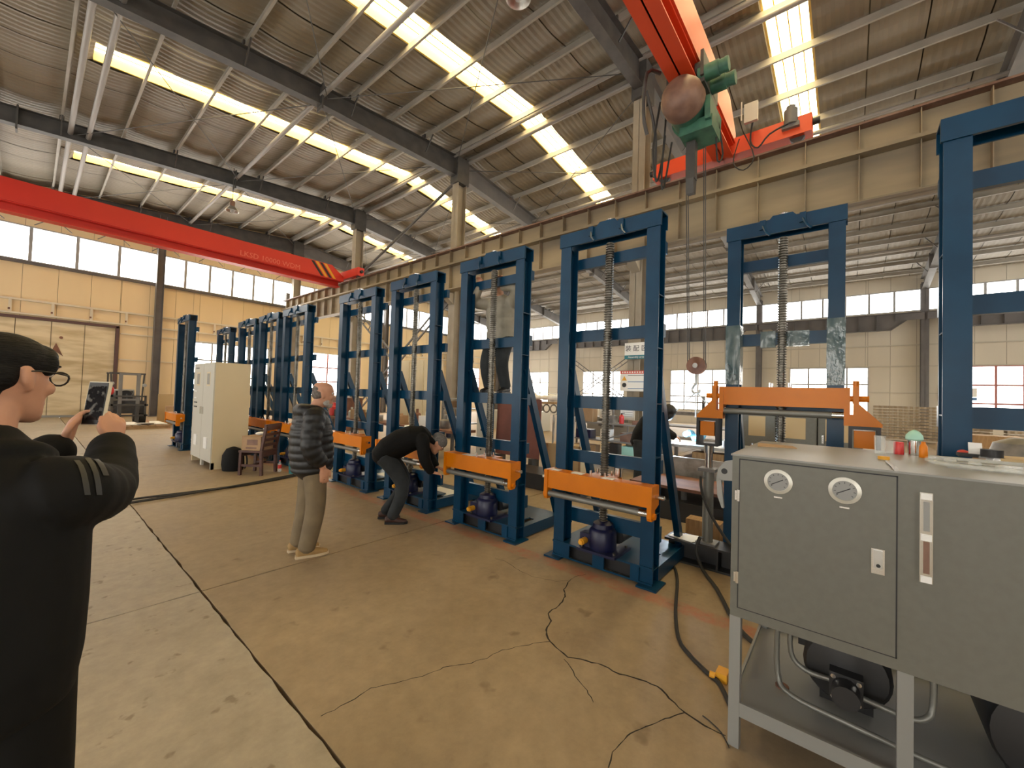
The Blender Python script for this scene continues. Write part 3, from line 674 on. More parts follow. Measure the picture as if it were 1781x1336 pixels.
# steel cup on the crossbar behind the crosshead
tag(obj('steel_cylinder', MB().cyl((3.665,1.695,.891),(3.665,1.695,.975),.038,20), 'chrome'), 'short shiny steel cylinder set down behind an orange crosshead', 'cylinder')

# the machine under test behind the power unit: raised crosshead, side brackets and jacks
tx, ty, tw, th = 4.58, .03, .94, 3.43
T = machine('lifting_machine', 'blue lifting machine wrapped in film with its orange crosshead raised to eye level', (tx,ty,0), tw, th, 1.78, None, False, SCREW, None, 0.)
hd = crosshead(T, tw, 1.79, -.17)
for sg, y0 in ((-1,-.06),(1,tw+.04)):
    y = y0
    br = obj('side_bracket', MB().prism([(y,1.80),(y+sg*.035,1.80),(y+sg*.035,1.66),(y+sg*.18,1.50),(y+sg*.18,1.475),(y-sg*.06,1.475),(y-sg*.06,1.54),(y,1.56)], 'x', -.2, -.1), 'orange', T)
    obj('cross_pin', MB().cyl((-.15,y-sg*.04,1.70),(-.15,y+sg*.1,1.70),.025,12).cyl((-.15,y+sg*.017,1.66),(-.15,y+sg*.017,1.85),.022,12), 'orange', br)
    fx = y+sg*.07
    fr = obj('load_frame', MB().box((-.24,fx-.1,1.45),(-.06,fx+.1,1.475)).box((-.24,fx-.1,1.225),(-.06,fx-.075,1.45)).box((-.24,fx+.075,1.225),(-.06,fx+.1,1.45)).box((-.24,fx-.1,1.2),(-.06,fx+.1,1.225)), 'black_paint', T)
    obj('load_block', MB().box((-.23,fx-.065,1.30),(-.07,fx+.065,1.44)), 'orange', fr)
for y_ in (0,tw-.12): obj('film_wrap', MB().box((-.006,y_-.006,1.82),(.156,y_+.126,2.42)), 'film', T)
obj('film_wrap', MB().box((.145,.26,2.205),(.21,.5,2.35)).box((.144,.53,2.2),(.212,.66,2.36)), 'film', T)
# hydraulic jacks on a steel beam
for yy in (1.08,-.13):
    j = thing('hydraulic_jack', 'grey hydraulic cylinder standing on a dark steel beam beside a hose' if yy > 0 else 'grey hydraulic cylinder hidden behind the power unit under a load frame', 'jack', (tx-.15,yy,.22), 0, 'jacks beside the raised crosshead')
    obj('cylinder', MB().cyl((0,0,.02),(0,0,.72),.05,20), 'pipe_grey', j)
    obj('flange', MB().box((-.08,-.08,.72),(.08,.08,.75)), 'steel_grey', j); obj('foot_plate', MB().box((-.09,-.09,0),(.09,.09,.02)), 'steel_grey', j)
    obj('piston', MB().cyl((0,0,.75),(0,0,.90),.036,16).cyl((0,0,.90),(0,0,.978),.046,16), 'chrome', j)
    obj('fitting', MB().cyl((-.05,.03,.66),(-.09,.05,.66),.014,8).cyl((-.05,.03,.06),(-.09,.05,.06),.014,8), 'chrome', j)
tag(obj('steel_beam', MB().box((4.30,-.4,0),(4.58,1.46,.02)).box((4.30,-.4,.2),(4.58,1.46,.22)).box((4.43,-.4,.02),(4.45,1.46,.2)).box((4.3,.95,.02),(4.44,.97,.2)).box((4.3,.45,.02),(4.44,.47,.2)), 'black_paint'), 'dark steel H beam lying on the floor under the jacks', 'steel beam')
tag(obj('plastic_film', MB().prism([(4.32,1.2),(4.36,1.44),(4.5,1.42),(4.56,1.2),(4.48,1.14),(4.38,1.16)], 'z', .221, .226), 'white'), 'crumpled clear film lying on the dark steel beam', 'film')

# ------------------------------------------------------------------ hydraulic power unit
px_, py1, py0 = 2.225, .435, -1.15
P = thing('hydraulic_power_unit', 'grey hydraulic power unit with two pressure gauges and an open lower frame', 'power unit', (px_,0,0))
lg = .045
for x in (0,.86):
    for y in (py1, -.155, py0+lg):
        if x > 0 and y == -.155: continue
        obj('leg', MB().box((x-.001,y-lg-.001,0),(x+lg,y+.001,.615)), 'cab_light', P)
bd = obj('body', MB().box((0,py0,.615),(.905,py1,1.385)), 'cab_grey', P)
obj('top_lip', MB().box((-.006,py0,1.385),(.91,py1+.006,1.393)), 'cab_light', bd)
dr = obj('door', MB().box((-.006,-.148,.665),(.0,.40,1.368)), 'cab_grey', P)
obj('door_gap', MB().box((-.003,-.153,.66),(.0,.405,.665)).box((-.003,-.153,1.368),(.0,.405,1.373)).box((-.003,-.153,.66),(.0,-.148,1.373)).box((-.003,.40,.66),(.0,.405,1.373)), 'black', dr)
for z in (1.17,.78): obj('hinge', MB().cyl((-.01,.405,z),(-.01,.405,z+.055),.008,8).box((-.012,.40,z+.004),(-.004,.42,z+.05)), 'chrome', dr)
for i,(y,z,dark) in enumerate([(.245,1.288,0),(.01,1.289,1)]):
    g = obj('pressure_gauge', MB().lathe([(.055,0),(.055,-.008),(.041,-.012),(.041,-.005)], (-.006,y,z), 36, 'x'), 'rim', P)
    obj('dial', MB().cyl((-.0105,y,z),(-.0125,y,z),.0405,36), 'gauge_face', g)
    a = math.radians(215); dy, dz = -math.cos(a)*.033, math.sin(a)*.028
    obj('needle', MB().bar((-.0145,y-dy*.7,z-dz*.7),(-.0145,y+dy,z+dz),.0035,.001,(1,0,0)), 'black', g)
    tk = MB()
    for k in range(9):
        an = math.radians(220-k*32.5); c_, s_ = math.cos(an), math.sin(an)
        tk.bar((-.0135,y-c_*.029,z+s_*.029),(-.0135,y-c_*.036,z+s_*.036),.002,.001,(1,0,0))
    obj('scale_marks', tk, 'black', g)
    obj('maker_plate', MB().box((-.008,y-.016,z-.075),(-.006,y+.016,z-.069)), 'chrome', g)
lt = obj('latch', MB().box((-.016,-.115,.975),(-.006,-.075,1.075)), 'chrome', P)
obj('latch_lever', MB().box((-.022,-.109,1.0),(-.016,-.082,1.07)), 'alu', lt)
obj('keyhole', MB().cyl((-.0235,-.096,1.01),(-.021,-.096,1.01),.007,12), 'black', lt)
lv = obj('oil_level_gauge', MB().box((-.022,-.248,.985),(-.0,-.212,1.325)), 'chrome', P)
obj('sight_glass', MB().box((-.024,-.239,1.02),(-.021,-.222,1.14)), 'brown_metal', lv); obj('sight_glass', MB().box((-.024,-.239,1.18),(-.021,-.222,1.29)), 'gauge_face', lv)
for z in (1.155,1.31,.998): obj('clip', MB().box((-.026,-.245,z-.012),(-.02,-.215,z+.012)), 'white', lv)
er = [(py1,1.36),(py1+.035,1.345),(py1+.062,1.30),(py1+.066,1.22),(py1+.03,1.10),(py1+.005,1.10),(py1+.005,1.2),(py1+.03,1.225),(py1+.03,1.235),(py1,1.24)]
obj('lifting_lug', MB().prism([(py1,1.36),(py1+.035,1.35),(py1+.065,1.31),(py1+.07,1.26),(py1+.05,1.255),(py1,1.26)], 'x', .0, .02).prism([(py1+.05,1.26),(py1+.07,1.26),(py1+.066,1.18),(py1+.045,1.12),(py1+.035,1.12)], 'x', .0, .02), 'cab_light', P)
obj('lug_hole', MB().cyl((-.001,py1+.035,1.302),(.0215,py1+.035,1.302),.014,20), 'black', P)
ty_ = obj('tray', MB().box((.014,py0,.185),(.89,py1-.014,.2)).box((.002,py0,.15),(.014,py1-.002,.215)).box((.89,py0,.15),(.902,py1-.002,.215)).box((.014,py1-.014,.15),(.89,py1-.002,.215)), 'cab_light', P)
obj('drain_plug', MB().cyl((.3,.25,.2),(.3,.25,.208),.03,16), 'rust', ty_)
mo = obj('motor', MB().lathe([(.06,-.02),(.15,0),(.165,.02),(.165,.35),(.14,.37)], (.28,.0,.40), 28, 'x').box((.35,-.1,.2),(.6,.1,.3)).box((.5,.12,.35),(.66,.2,.62)), 'black_paint', P)
obj('pump', MB().prism([(-.07,-.07),(.07,-.07),(.07,.07),(-.07,.07)], 'z', 0, .01).cyl((.0,0,0),(.01,0,0),.01), 'black_paint', mo, None) if False else None
pu = obj('pump', MB().box((.20,-.06,.30),(.28,.06,.42)).cyl((.12,0,.36),(.2,0,.36),.05,16), 'black_paint', P)
for a,b in ((-.045,.315),(.045,.315),(-.045,.405),(.045,.405)): obj('bolt', MB().cyl((.19,a,b),(.2,a,b),.01,8), 'chrome', pu)
mo2 = obj('motor', MB().lathe([(.08,-.02),(.19,0),(.2,.02),(.2,.45),(.17,.47)], (.22,-.62,.42), 28, 'x').box((.3,-.75,.2),(.6,-.5,.3)), 'black_paint', P)
for pts in ([(.2,.26,.62),(.2,.26,.32),(.16,.2,.26),(.14,.0,.25),(.14,-.3,.235),(.16,-.6,.23)], [(.24,.21,.62),(.24,.21,.42),(.24,.15,.36),(.24,.06,.36)], [(.2,-.06,.35),(.2,-.2,.34),(.22,-.26,.36),(.24,-.28,.42),(.24,-.28,.62)]):
    obj('steel_pipe', MB().tube(pts, .012, 10, smooth=4), 'pipe_grey', P)
obj('valve_block', MB().box((.5,.2,.42),(.66,.32,.62)).box((.38,.26,.45),(.5,.34,.62)), 'black_paint', P)
# cables at the power unit
tag(obj('power_cable', MB().tube([tuple(px_floor(x,y,.012)) for x,y in [(1157,972),(1172,985),(1178,1010),(1175,1060),(1180,1110),(1200,1140),(1230,1170),(1252,1190)]]+[(2.45,.46,.012)], .013, 8), 'rubber'), 'thick black power cable snaking from a lifting machine to the power unit', 'cable')
cp = px_floor(1256,1183,.0)
pl = tag(obj('cable_plug', MB().box((cp.x-.03,cp.y-.03,.0),(cp.x+.05,cp.y+.03,.05)).cyl((cp.x-.03,cp.y+.03,.025),(cp.x-.03,cp.y+.06,.025),.018,10), 'yellow'), 'yellow cable plug on the floor beside the power unit leg', 'plug')
tag(obj('hydraulic_hose', MB().tube([(tx-.23,1.13,.28),(tx-.3,1.14,.16),(tx-.38,1.06,.03),(tx-.7,.86,.02),(tx-1.2,.62,.02),(3.15,.44,.03)], .016, 8), 'rubber'), 'black hydraulic hose running from the jack foot towards the power unit', 'hose')
tag(obj('hydraulic_hose', MB().tube([(tx-.24,1.13,.88),(tx-.3,1.1,.75),(tx-.35,1.0,.55),(tx-.5,.8,.36),(tx-.9,.55,.33),(3.13,.4,.35)], .013, 8), 'rubber'), 'black hydraulic hose drooping from the top of the jack', 'hose')
tag(obj('thin_wire', MB().tube([tuple(px_floor(x,y,.006)) for x,y in [(1268,1300),(1255,1275),(1235,1255),(1222,1245)]], .003, 6), 'rubber'), 'thin dark wire on the floor by the power unit foot', 'wire')

# things on top of the power unit (z = 1.393)
Z = 1.393
def on_top(x, y): return px_floor(x, y, Z)
def cylthing(name, label, cat, c, prof, m, parts=(), group=None):
    t = thing(name, label, cat, tuple(c), 0, group)
    obj('body', MB().lathe(prof, n=20), m, t)
    for nm, pr, mm in parts: obj(nm, MB().lathe(pr, n=20), mm, t)
    return t
p = on_top(1590,792)
cylthing('water_bottle', 'steel water bottle with a mint green knitted cap on the power unit', 'bottle', p, [(.024,0),(.025,.005),(.025,.08),(.02,.085)], 'chrome', [('cap',[(.03,.078),(.036,.085),(.034,.105),(.02,.125),(.004,.135)],'mint')])
p = on_top(1563,790)
cylthing('red_can', 'small red can on the power unit top', 'can', p, [(.02,0),(.021,.004),(.021,.062),(.018,.066)], 'red_plastic')
p = on_top(1548,789)
cylthing('glass_tumbler', 'clear glass tumbler beside the red can', 'glass', p, [(.018,0),(.021,.004),(.023,.07),(.022,.07)], 'glass_clear')
p = on_top(1530,789)
cylthing('glass_tumbler', 'tall clear glass near the orange lid', 'glass', p, [(.02,0),(.022,.004),(.024,.095),(.023,.095)], 'glass_clear')
p = on_top(1606,796)
cylthing('orange_bottle', 'small orange bottle next to the mint capped bottle', 'bottle', p, [(.016,0),(.017,.004),(.016,.055),(.009,.07),(.008,.08)], 'orange')
p = on_top(1537,799)
tag(obj('orange_disc', MB().cyl((0,0,0),(0,0,.014),.022,20), 'yellow', None, tuple(p)), 'flat orange lid lying on the power unit top', 'lid')
a, b = on_top(1542,805), on_top(1556,818)
tag(obj('steel_pin', MB().cyl(a+Vector((0,0,.008)), b+Vector((0,0,.008)), .0045, 8).cyl(b+Vector((0,0,.009)), b+(b-a)*.18+Vector((0,0,.009)), .008, 8), 'alu'), 'small steel pin lying near the front edge of the power unit', 'pin')
p = on_top(1690,806)
t = thing('plastic_tray', 'clear plastic tray spread over the power unit top', 'tray', (p.x-.2,p.y,Z))
obj('tray_base', MB().box((-.12,-.26,0),(.16,.12,.006)), 'glass_clear', t); obj('tray_rim', MB().tube([(-.12,-.26,.015),(-.12,.12,.015),(.16,.12,.015),(.16,-.26,.015)], .008, 8, closed=True, smooth=4), 'glass_clear', t)
for k in range(5): obj('bubble', MB().ell((-.08+.05*k,-.2+.07*k,.012),(.018,.022,.01),10,6), 'glass_clear', t)
p = on_top(1727,800)
t = thing('tape_roll', 'black tape roll in a clear ring on the power unit', 'tape', (p.x+.02,p.y,Z))
obj('tape', MB().lathe([(.022,.012),(.04,.012),(.04,.05),(.022,.05)], n=24), 'black', t); obj('ring', MB().lathe([(.02,0),(.046,0),(.046,.012),(.02,.012)], n=24), 'glass_clear', t)
p = on_top(1693,796)
t = thing('card_holder', 'black holder with a white card on the power unit', 'holder', (p.x+.05,p.y,Z))
obj('holder_base', MB().box((-.04,-.07,0),(.04,.05,.016)), 'black', t); obj('card', MB().bar((0,-.015,.016),(.012,-.015,.075),.05,.003,(0,0,1)), 'white', t)
p = on_top(1681,794)
tag(obj('pink_cap', MB().ell((0,0,.014),(.02,.024,.014),12,8), 'sign_red', None, (p.x+.09,p.y,Z)), 'small pink rag beside the black card holder', 'rag')
p = on_top(1768,803)
tag(obj('cardboard_sheet', MB().prism([(-.1,.08),(.12,.04),(.14,-.3),(-.06,-.3)], 'z', 0, .012), 'plywood', None, (p.x+.05,p.y-.02,Z)), 'loose tan cardboard sheet on the power unit top', 'cardboard')
p = on_top(1340,776)
tag(obj('paper_scrap', MB().prism([(-.1,.05),(.12,.08),(.1,-.1),(-.02,-.13)], 'z', 0, .003), 'cardboard', None, (p.x,p.y,Z)), 'thin brown paper scrap on the power unit corner', 'paper')

# ------------------------------------------------------------------ control cabinet, chair and what stands by them
cc = thing('control_cabinet', 'tall cream electrical control cabinet with grey two door front', 'cabinet', (2.32,9.5,0))
obj('body', MB().box((.02,0,.13),(.62,1.5,2.1)).box((.02,0,0),(.62,.06,.13)).box((.02,1.44,0),(.62,1.5,.13)), 'cream_cab', cc)
obj('plinth', MB().prism([(0,0),(.1,0),(.1,.1),(.0,.13)], 'x', .02, .06).box((.02,.7,0),(.06,.8,.13)), 'cream_front', cc)
for i,(a,b) in enumerate([(.012,.745),(.755,1.488)]):
    dd = obj('door', MB().box((0,a,.13),(.02,b,2.09)), 'cream_front', cc)
    obj('meter_window', MB().box((-.006,a+.28,1.66),(0,a+.46,1.88)), 'gauge_face', dd); obj('window_trim', MB().box((-.003,a+.25,1.63),(.0,a+.49,1.91)), 'cream_cab', dd)
    obj('vent_louvre', MB().box((-.02,a+.26,.38),(0,a+.46,.60)), 'white', dd)
    obj('handle', MB().box((-.02,b-.1 if i == 0 else a+.04,1.05),(0,b-.06 if i == 0 else a+.08,1.2)), 'chrome', dd)
for z in (1.5,1.36): obj('button_row', MB().box((-.012,1.16,z),(0,1.36,z+.02)), 'white', cc)
for z in (1.26,1.17): obj('button_row', MB().box((-.012,1.16,z),(0,1.36,z+.025)), 'black', cc)
obj('name_plate', MB().box((-.004,1.1,1.99),(0,1.34,2.01)), 'black', cc)
# chair seen from behind
ch = thing('wooden_chair', 'dark brown wooden chair with a slatted back holding a cardboard box', 'chair', (2.86,8.62,0), math.radians(38))
for a,b,hh in ((-.2,-.2,.86),(-.2,.2,.86),(.2,-.2,.43),(.2,.2,.43)):
    # local x: seat depth (back at -y); here back legs at y=-.2
    pass
for x in (-.21,.21):
    obj('leg', MB().bar((x,-.21,0),(x,-.19,.45),.045,.045,(0,1,0)).bar((x,-.19,.44),(x,-.27,.92),.045,.045,(0,1,0)), 'wood_dark', ch)
    obj('leg', MB().bar((x,.2,0),(x,.19,.43),.045,.045,(0,1,0)), 'wood_dark', ch)
    obj('stretcher', MB().box((x-.012,-.19,.16),(x+.012,.19,.2)), 'wood_dark', ch)
obj('seat', MB().box((-.23,-.22,.42),(.23,.23,.455)), 'wood_dark', ch)
obj('stretcher', MB().box((-.2,-.015,.17),(.2,.015,.2)), 'wood_dark', ch)
obj('seat_apron', MB().box((-.2,-.215,.34),(.2,-.195,.42)).box((-.2,.19,.34),(.2,.21,.42)), 'wood_dark', ch)
for k in range(4):
    z = .53+k*.1; y = -.2-(z-.45)*.166; obj('back_slat', MB().box((-.2,y-.01,z),(.2,y+.01,z+.05)), 'wood_dark', ch)
obj('top_rail', MB().box((-.24,-.285,.88),(.24,-.25,.95)), 'wood_dark', ch)
cb = tag(obj('cardboard_box', MB().box((-.19,-.16,0),(.19,.2,.26)).box((-.2,-.17,.26),(-.05,.2,.263)), 'cardboard', None, (2.86,8.62,.457)), 'brown cardboard box standing on the wooden chair', 'box'); cb.rotation_euler[2] = math.radians(38)
obj('printing', MB().box((-.193,-.1,.1),(-.19,.1,.2)).box((-.193,-.08,.03),(-.19,.12,.06)), 'brown_metal', cb)
tag(obj('crumpled_paper', MB().ell((0,0,.03),(.1,.08,.035),8,6), 'paper', None, (2.9,8.66,.72)), 'crumpled white paper on top of the cardboard box', 'paper')
bp_ = thing('backpack', 'black backpack leaning against the control cabinet', 'backpack', (2.62,9.22,0), math.radians(20))
obj('bag', MB().lathe([(.05,0),(.19,.01),(.21,.12),(.2,.3),(.13,.42),(.03,.46)], n=20), 'jacket', bp_); obj('shoulder_strap', MB().tube([(.06,-.18,.4),(.14,-.2,.28),(.15,-.21,.12),(.1,-.2,.04)], .018, 8), 'rubber', bp_)
for c in bp_.children: c.scale = (.85,1,1)
wb = thing('plastic_bottle', 'clear plastic drink bottle with a red label by the chair', 'bottle', (3.2,8.5,0))
obj('bottle', MB().lathe([(.03,0),(.033,.01),(.033,.15),(.014,.19),(.013,.21)], n=16), 'glass_clear', wb); obj('drink_label', MB().lathe([(.0335,.07),(.0338,.07),(.0338,.14),(.0335,.14)], n=16), 'red_plastic', wb); obj('cap', MB().cyl((0,0,.21),(0,0,.225),.015,12), 'red_plastic', wb)
tag(obj('teal_bucket', MB().lathe([(.09,0),(.1,.005),(.11,.2),(.1,.2)], n=20), 'teal', None, (3.36,8.2,0)), 'small teal bucket beside the plastic bottle', 'bucket')
# bundle of cables across the floor
pts = [(-20,915),(60,900),(160,884),(240,870),(330,857),(420,843),(480,833),(520,825)]
for k in range(5):
    tag(obj('floor_cable', MB().tube([tuple(px_floor(x, y+frand(-3.5,3.5)*(1 if x < 300 else .6), .014+.004*k)) for x, y in pts]+[(3.55,7.95+.02*k,.02)], .012, 6), 'rubber'), 'long dark cable of the bundle lying across the floor', 'cable', 'cables bundled across the floor')

# ------------------------------------------------------------------ people
def loft(mb, secs, n=20, side=(0,1,0), cap=True):
    """secs: (centre, half width along side, half depth). Closed tube with rounded ends."""
    P = [Vector(s_[0]) for s_ in secs]; N = len(P); vs = []
    if cap:
        d0 = (P[0]-P[1]).normalized(); d1 = (P[-1]-P[-2]).normalized(); a, b = secs[0], secs[-1]
        secs = [(P[0]+d0*min(a[1],a[2])*.45, a[1]*.55, a[2]*.55)]+list(secs)+[(P[-1]+d1*min(b[1],b[2])*.45, b[1]*.55, b[2]*.55)]
        P = [Vector(s_[0]) for s_ in secs]; N = len(P)
    s0 = Vector(side)
    for i in range(N):
        t = (P[min(i+1,N-1)]-P[max(i-1,0)]).normalized(); u = s0-t*s0.dot(t)
        if u.length < .2: u = Vector((1,0,0))-t*t.x
        u.normalize(); v = t.cross(u)
        for k in range(n):
            a = 2*math.pi*k/n; vs.append(P[i]+u*math.cos(a)*secs[i][1]+v*math.sin(a)*secs[i][2])
    mb.add(vs, [(i*n+k, i*n+(k+1)%n, (i+1)*n+(k+1)%n, (i+1)*n+k) for i in range(N-1) for k in range(n)]+[tuple(range(n))[::-1], tuple((N-1)*n+k for k in range(n))], True)
def curve(pts, n):
    P = [Vector(p) for p in pts]; out = []
    for i in range(len(P)-1):
        p0, p1, p2, p3 = P[max(i-1,0)], P[i], P[i+1], P[min(i+2,len(P)-1)]
        for k in range(n):
            t = k/n; out.append(.5*((2*p1)+(p2-p0)*t+(2*p0-5*p1+4*p2-p3)*t*t+(3*p1-p0-3*p2+p3)*t**3))
    out.append(P[-1]); return out
def slim(mb, pts, rr, sub=6, puff=0, nq=1, flat=1., side=(0,1,0), n=18):
    """smooth tapering limb through pts with radii rr; puff adds quilting ridges"""
    Q = curve(pts, sub); m_ = len(Q); secs = []
    for i, q in enumerate(Q):
        f = i/(m_-1)*(len(rr)-1); k = min(int(f), len(rr)-2); r = rr[k]+(rr[k+1]-rr[k])*(f-k)
        if isinstance(r, float): pass
        if puff: r *= 1+puff*(abs(math.sin(math.pi*nq*i/(m_-1)))-.5)
        secs.append((q, r, r*flat))
    loft(mb, secs, n, side)
def remesh(name, mb, vox, m, smooth=2):
    o = bpy.data.objects.new('tmp', mb.mesh('tmp')); C.objects.link(o)
    r = o.modifiers.new('r','REMESH'); r.mode = 'VOXEL'; r.voxel_size = vox
    if smooth: s_ = o.modifiers.new('s','SMOOTH'); s_.factor = .5; s_.iterations = smooth
    dg = bpy.context.evaluated_depsgraph_get(); me = bpy.data.meshes.new_from_object(o.evaluated_get(dg)); bpy.data.objects.remove(o)
    me.name = name; me.polygons.foreach_set('use_smooth', [True]*len(me.polygons)); me.materials.clear(); me.materials.append(MATS[m]); return me
HEAD = [(-.122,.045,.078,.02),(-.112,.008,.090,.036),(-.095,-.03,.092,.049),(-.07,-.06,.089,.058),(-.045,-.076,.088,.064),(-.02,-.086,.087,.069),(.005,-.093,.085,.072),(.03,-.097,.082,.074),(.05,-.098,.089,.076),(.075,-.096,.084,.075),(.096,-.086,.070,.067),(.111,-.068,.05,.053),(.121,-.03,.018,.026)]
def head_shape(mb, c, R_, sc=1., beard=0, grow=0., zmin=-1, front=1.):
    n = 28; vs = []; H = [h for h in HEAD if h[0] > zmin]
    for z, x0, x1, w_ in H:
        for k in range(n):
            a = 2*math.pi*k/n; ca, sa = math.cos(a), math.sin(a)
            ex = (x1-x0)/2+grow; p = Vector(((x0+x1)/2+ex*(abs(ca)**.9)*(1 if ca > 0 else -1), (w_+grow)*(abs(sa)**.9)*(1 if sa > 0 else -1), z+(grow if z > .08 else 0)))
            if front < 1 and p.x > front*.09: p.x = front*.09
            vs.append(Vector(c)+R_@(p*sc))
    m_ = len(H)
    mb.add(vs, [(i*n+k, i*n+(k+1)%n, (i+1)*n+(k+1)%n, (i+1)*n+k) for i in range(m_-1) for k in range(n)]+[tuple(range(n))[::-1], tuple((m_-1)*n+k for k in range(n))], True)
def head_full(mb, c, R_, sc=1.):
    c = Vector(c); head_shape(mb, c, R_, sc)
    def E(p, r, rot=None): mb.ell(c+R_@(Vector(p)*sc), [v*sc for v in r], 12, 8, R_@(rot or Matrix.Identity(3)))
    E((.094,0,-.012),(.019,.015,.015)); E((.088,0,.012),(.014,.010,.03), Matrix.Rotation(.35,3,'Y')); E((.088,0,-.062),(.011,.026,.007)); E((.086,0,-.075),(.011,.022,.007)); E((.083,0,-.105),(.016,.022,.014))
    E((.078,.035,.045),(.014,.024,.008)); E((.078,-.035,.045),(.014,.024,.008)); E((.07,.042,-.02),(.02,.02,.02)); E((.07,-.042,-.02),(.02,.02,.02))
    for s_ in (-1,1):
        E((-.012,s_*.078,.005),(.022,.010,.034), Matrix.Rotation(-.2,3,'Y')@Matrix.Rotation(s_*-.35,3,'Z')); E((-.004,s_*.078,-.024),(.011,.008,.012))
def eyes(t, c, R_, sc=1.):
    c = Vector(c)
    for s_ in (-1,1):
        e = obj('eye', MB().ell(c+R_@(Vector((.074,s_*.032,.024))*sc), (.012*sc,.014*sc,.010*sc), 12, 8, R_), 'paper', t); obj('iris', MB().ell(c+R_@(Vector((.0825,s_*.032,.024))*sc), (.005*sc,.006*sc,.006*sc), 10, 6, R_), 'black', e)
        obj('eyebrow', MB().ell(c+R_@(Vector((.087,s_*.034,.05))*sc), (.006*sc,.022*sc,.005*sc), 10, 6, R_), 'hair', t)
def hand(mb, wrist, fwd, up, s_, curl=.5, sc=1., thumb=.6, spread=.12):
    """fwd: from the wrist to the knuckles; up: back of the hand; s_: +1 left hand, -1 right hand (thumb side = -s_ * (fwd x up))"""
    f = Vector(fwd).normalized(); u = Vector(up); u = (u-f*u.dot(f)).normalized(); a = f.cross(u)*s_   # a points to the thumb side
    w_ = Vector(wrist)
    loft(mb, [(w_-f*.03*sc, .026*sc, .02*sc), (w_, .028*sc, .019*sc), (w_+f*.04*sc, .040*sc, .017*sc), (w_+f*.085*sc, .041*sc, .014*sc)], 14, tuple(a))
    for k, (o_, L_) in enumerate([(.030,.072),(.010,.08),(-.011,.075),(-.031,.06)]):
        p = w_+f*.082*sc+a*o_*sc; d = (f+a*o_*spread/.03).normalized(); pts = [p-f*.02*sc, p]; ang = 0
        for seg in (.45,.3,.25):
            ang += curl*1.0; dd = (d*math.cos(ang)-u*math.sin(ang)); p = p+dd*L_*seg*sc; pts.append(p)
        slim(mb, pts, [.0095*sc,.0092*sc,.0085*sc,.0078*sc,.0068*sc], 3, n=10)
    p = w_+f*.02*sc+a*.028*sc; d = (a*.75+f*.65-u*.25*curl).normalized(); q = p+d*.038*sc; d2 = (f*.9+a*(.5-thumb)-u*.55*curl).normalized(); q2 = q+d2*.032*sc; q3 = q2+(d2-u*.3*curl).normalized()*.026*sc
    slim(mb, [w_+f*.01*sc+a*.012*sc, p, q, q2, q3], [.014*sc,.014*sc,.0115*sc,.0098*sc,.008*sc], 3, n=10)
def rot(yaw=0, pitch=0, roll=0): return Matrix.Rotation(yaw,3,'Z')@Matrix.Rotation(pitch,3,'Y')@Matrix.Rotation(roll,3,'X')
def body_mesh(J, vox, hands, sc=1., headR=None):
    mb = MB()
    head_full(mb, J['head'], headR or Matrix.Identity(3), sc)
    hR = headR or Matrix.Identity(3)
    slim(mb, [J['neck']-Vector((0,0,.06)), J['neck'], Vector(J['head'])+hR@Vector((-.02,0,-.06))*sc], [.075*sc,.06*sc,.056*sc], 4)
    ch, wa, pe = Vector(J['chest']), Vector(J['waist']), Vector(J['pelvis']); nk = Vector(J['neck'])
    loft(mb, [(pe, .15*sc, .10*sc), (wa, .13*sc, .095*sc), (ch, .16*sc, .105*sc), (ch.lerp(nk,.6), .14*sc, .09*sc)], 20)
    for s_ in ('L','R'):
        slim(mb, [J['sh'+s_], J['el'+s_], J['wr'+s_]], [.05*sc,.042*sc,.026*sc], 6); slim(mb, [J['hi'+s_], J['kn'+s_], J['an'+s_]], [.075*sc,.055*sc,.036*sc], 6)
        slim(mb, [ch.lerp(nk,.4), J['sh'+s_]], [.06*sc,.055*sc], 3)
        f, u, cu, th = hands[s_]; hand(mb, J['wr'+s_], f, u, 1 if s_ == 'L' else -1, cu, sc*.98, th)
    return remesh('person', mb, vox, 'skin', 1)
def shoes(t, J, m, sole, sc=1., foot=(1,0,0), heel=.0):
    for s_ in ('L','R'):
        a = Vector(J['an'+s_]); f = Vector(J.get('ft'+s_, foot)).normalized(); z0 = a.z-.085*sc
        b = Vector((a.x,a.y,z0)); mb = MB()
        loft(mb, [(b-f*.07*sc+Vector((0,0,.05*sc)), .033*sc, .04*sc), (b-f*.02*sc+Vector((0,0,.06*sc)), .038*sc, .05*sc), (b+f*.06*sc+Vector((0,0,.045*sc)), .044*sc, .038*sc), (b+f*.13*sc+Vector((0,0,.035*sc)), .045*sc, .028*sc), (b+f*.175*sc+Vector((0,0,.03*sc)), .03*sc, .02*sc)], 16, tuple(Vector((0,0,1)).cross(f)))
        loft(mb, [(b+Vector((0,0,.05*sc)), .042*sc, .042*sc), (b+Vector((0,0,.1*sc)), .042*sc, .042*sc)], 14)
        sh = obj('shoe', remesh('shoe', mb, .009, m), None, t)
        so = MB(); g = Vector((0,0,1)).cross(f)
        pr = [(-.085,.03),(-.09,0),(-.085,-.03),(-.02,-.038),(.08,-.048),(.15,-.042),(.19,-.015),(.192,.015),(.15,.042),(.08,.048),(-.02,.038)]
        vs = [b+f*x*sc+g*y*sc for x,y in pr]+[b+f*x*sc+g*y*sc+Vector((0,0,.028*sc)) for x,y in pr]; n = len(pr)
        obj('sole', so.add(vs, [tuple(range(n))[::-1], tuple(range(n,2*n))]+[(i,(i+1)%n,n+(i+1)%n,n+i) for i in range(n)]), sole, sh)
def V(**k): return {a: Vector(b) for a, b in k.items()}
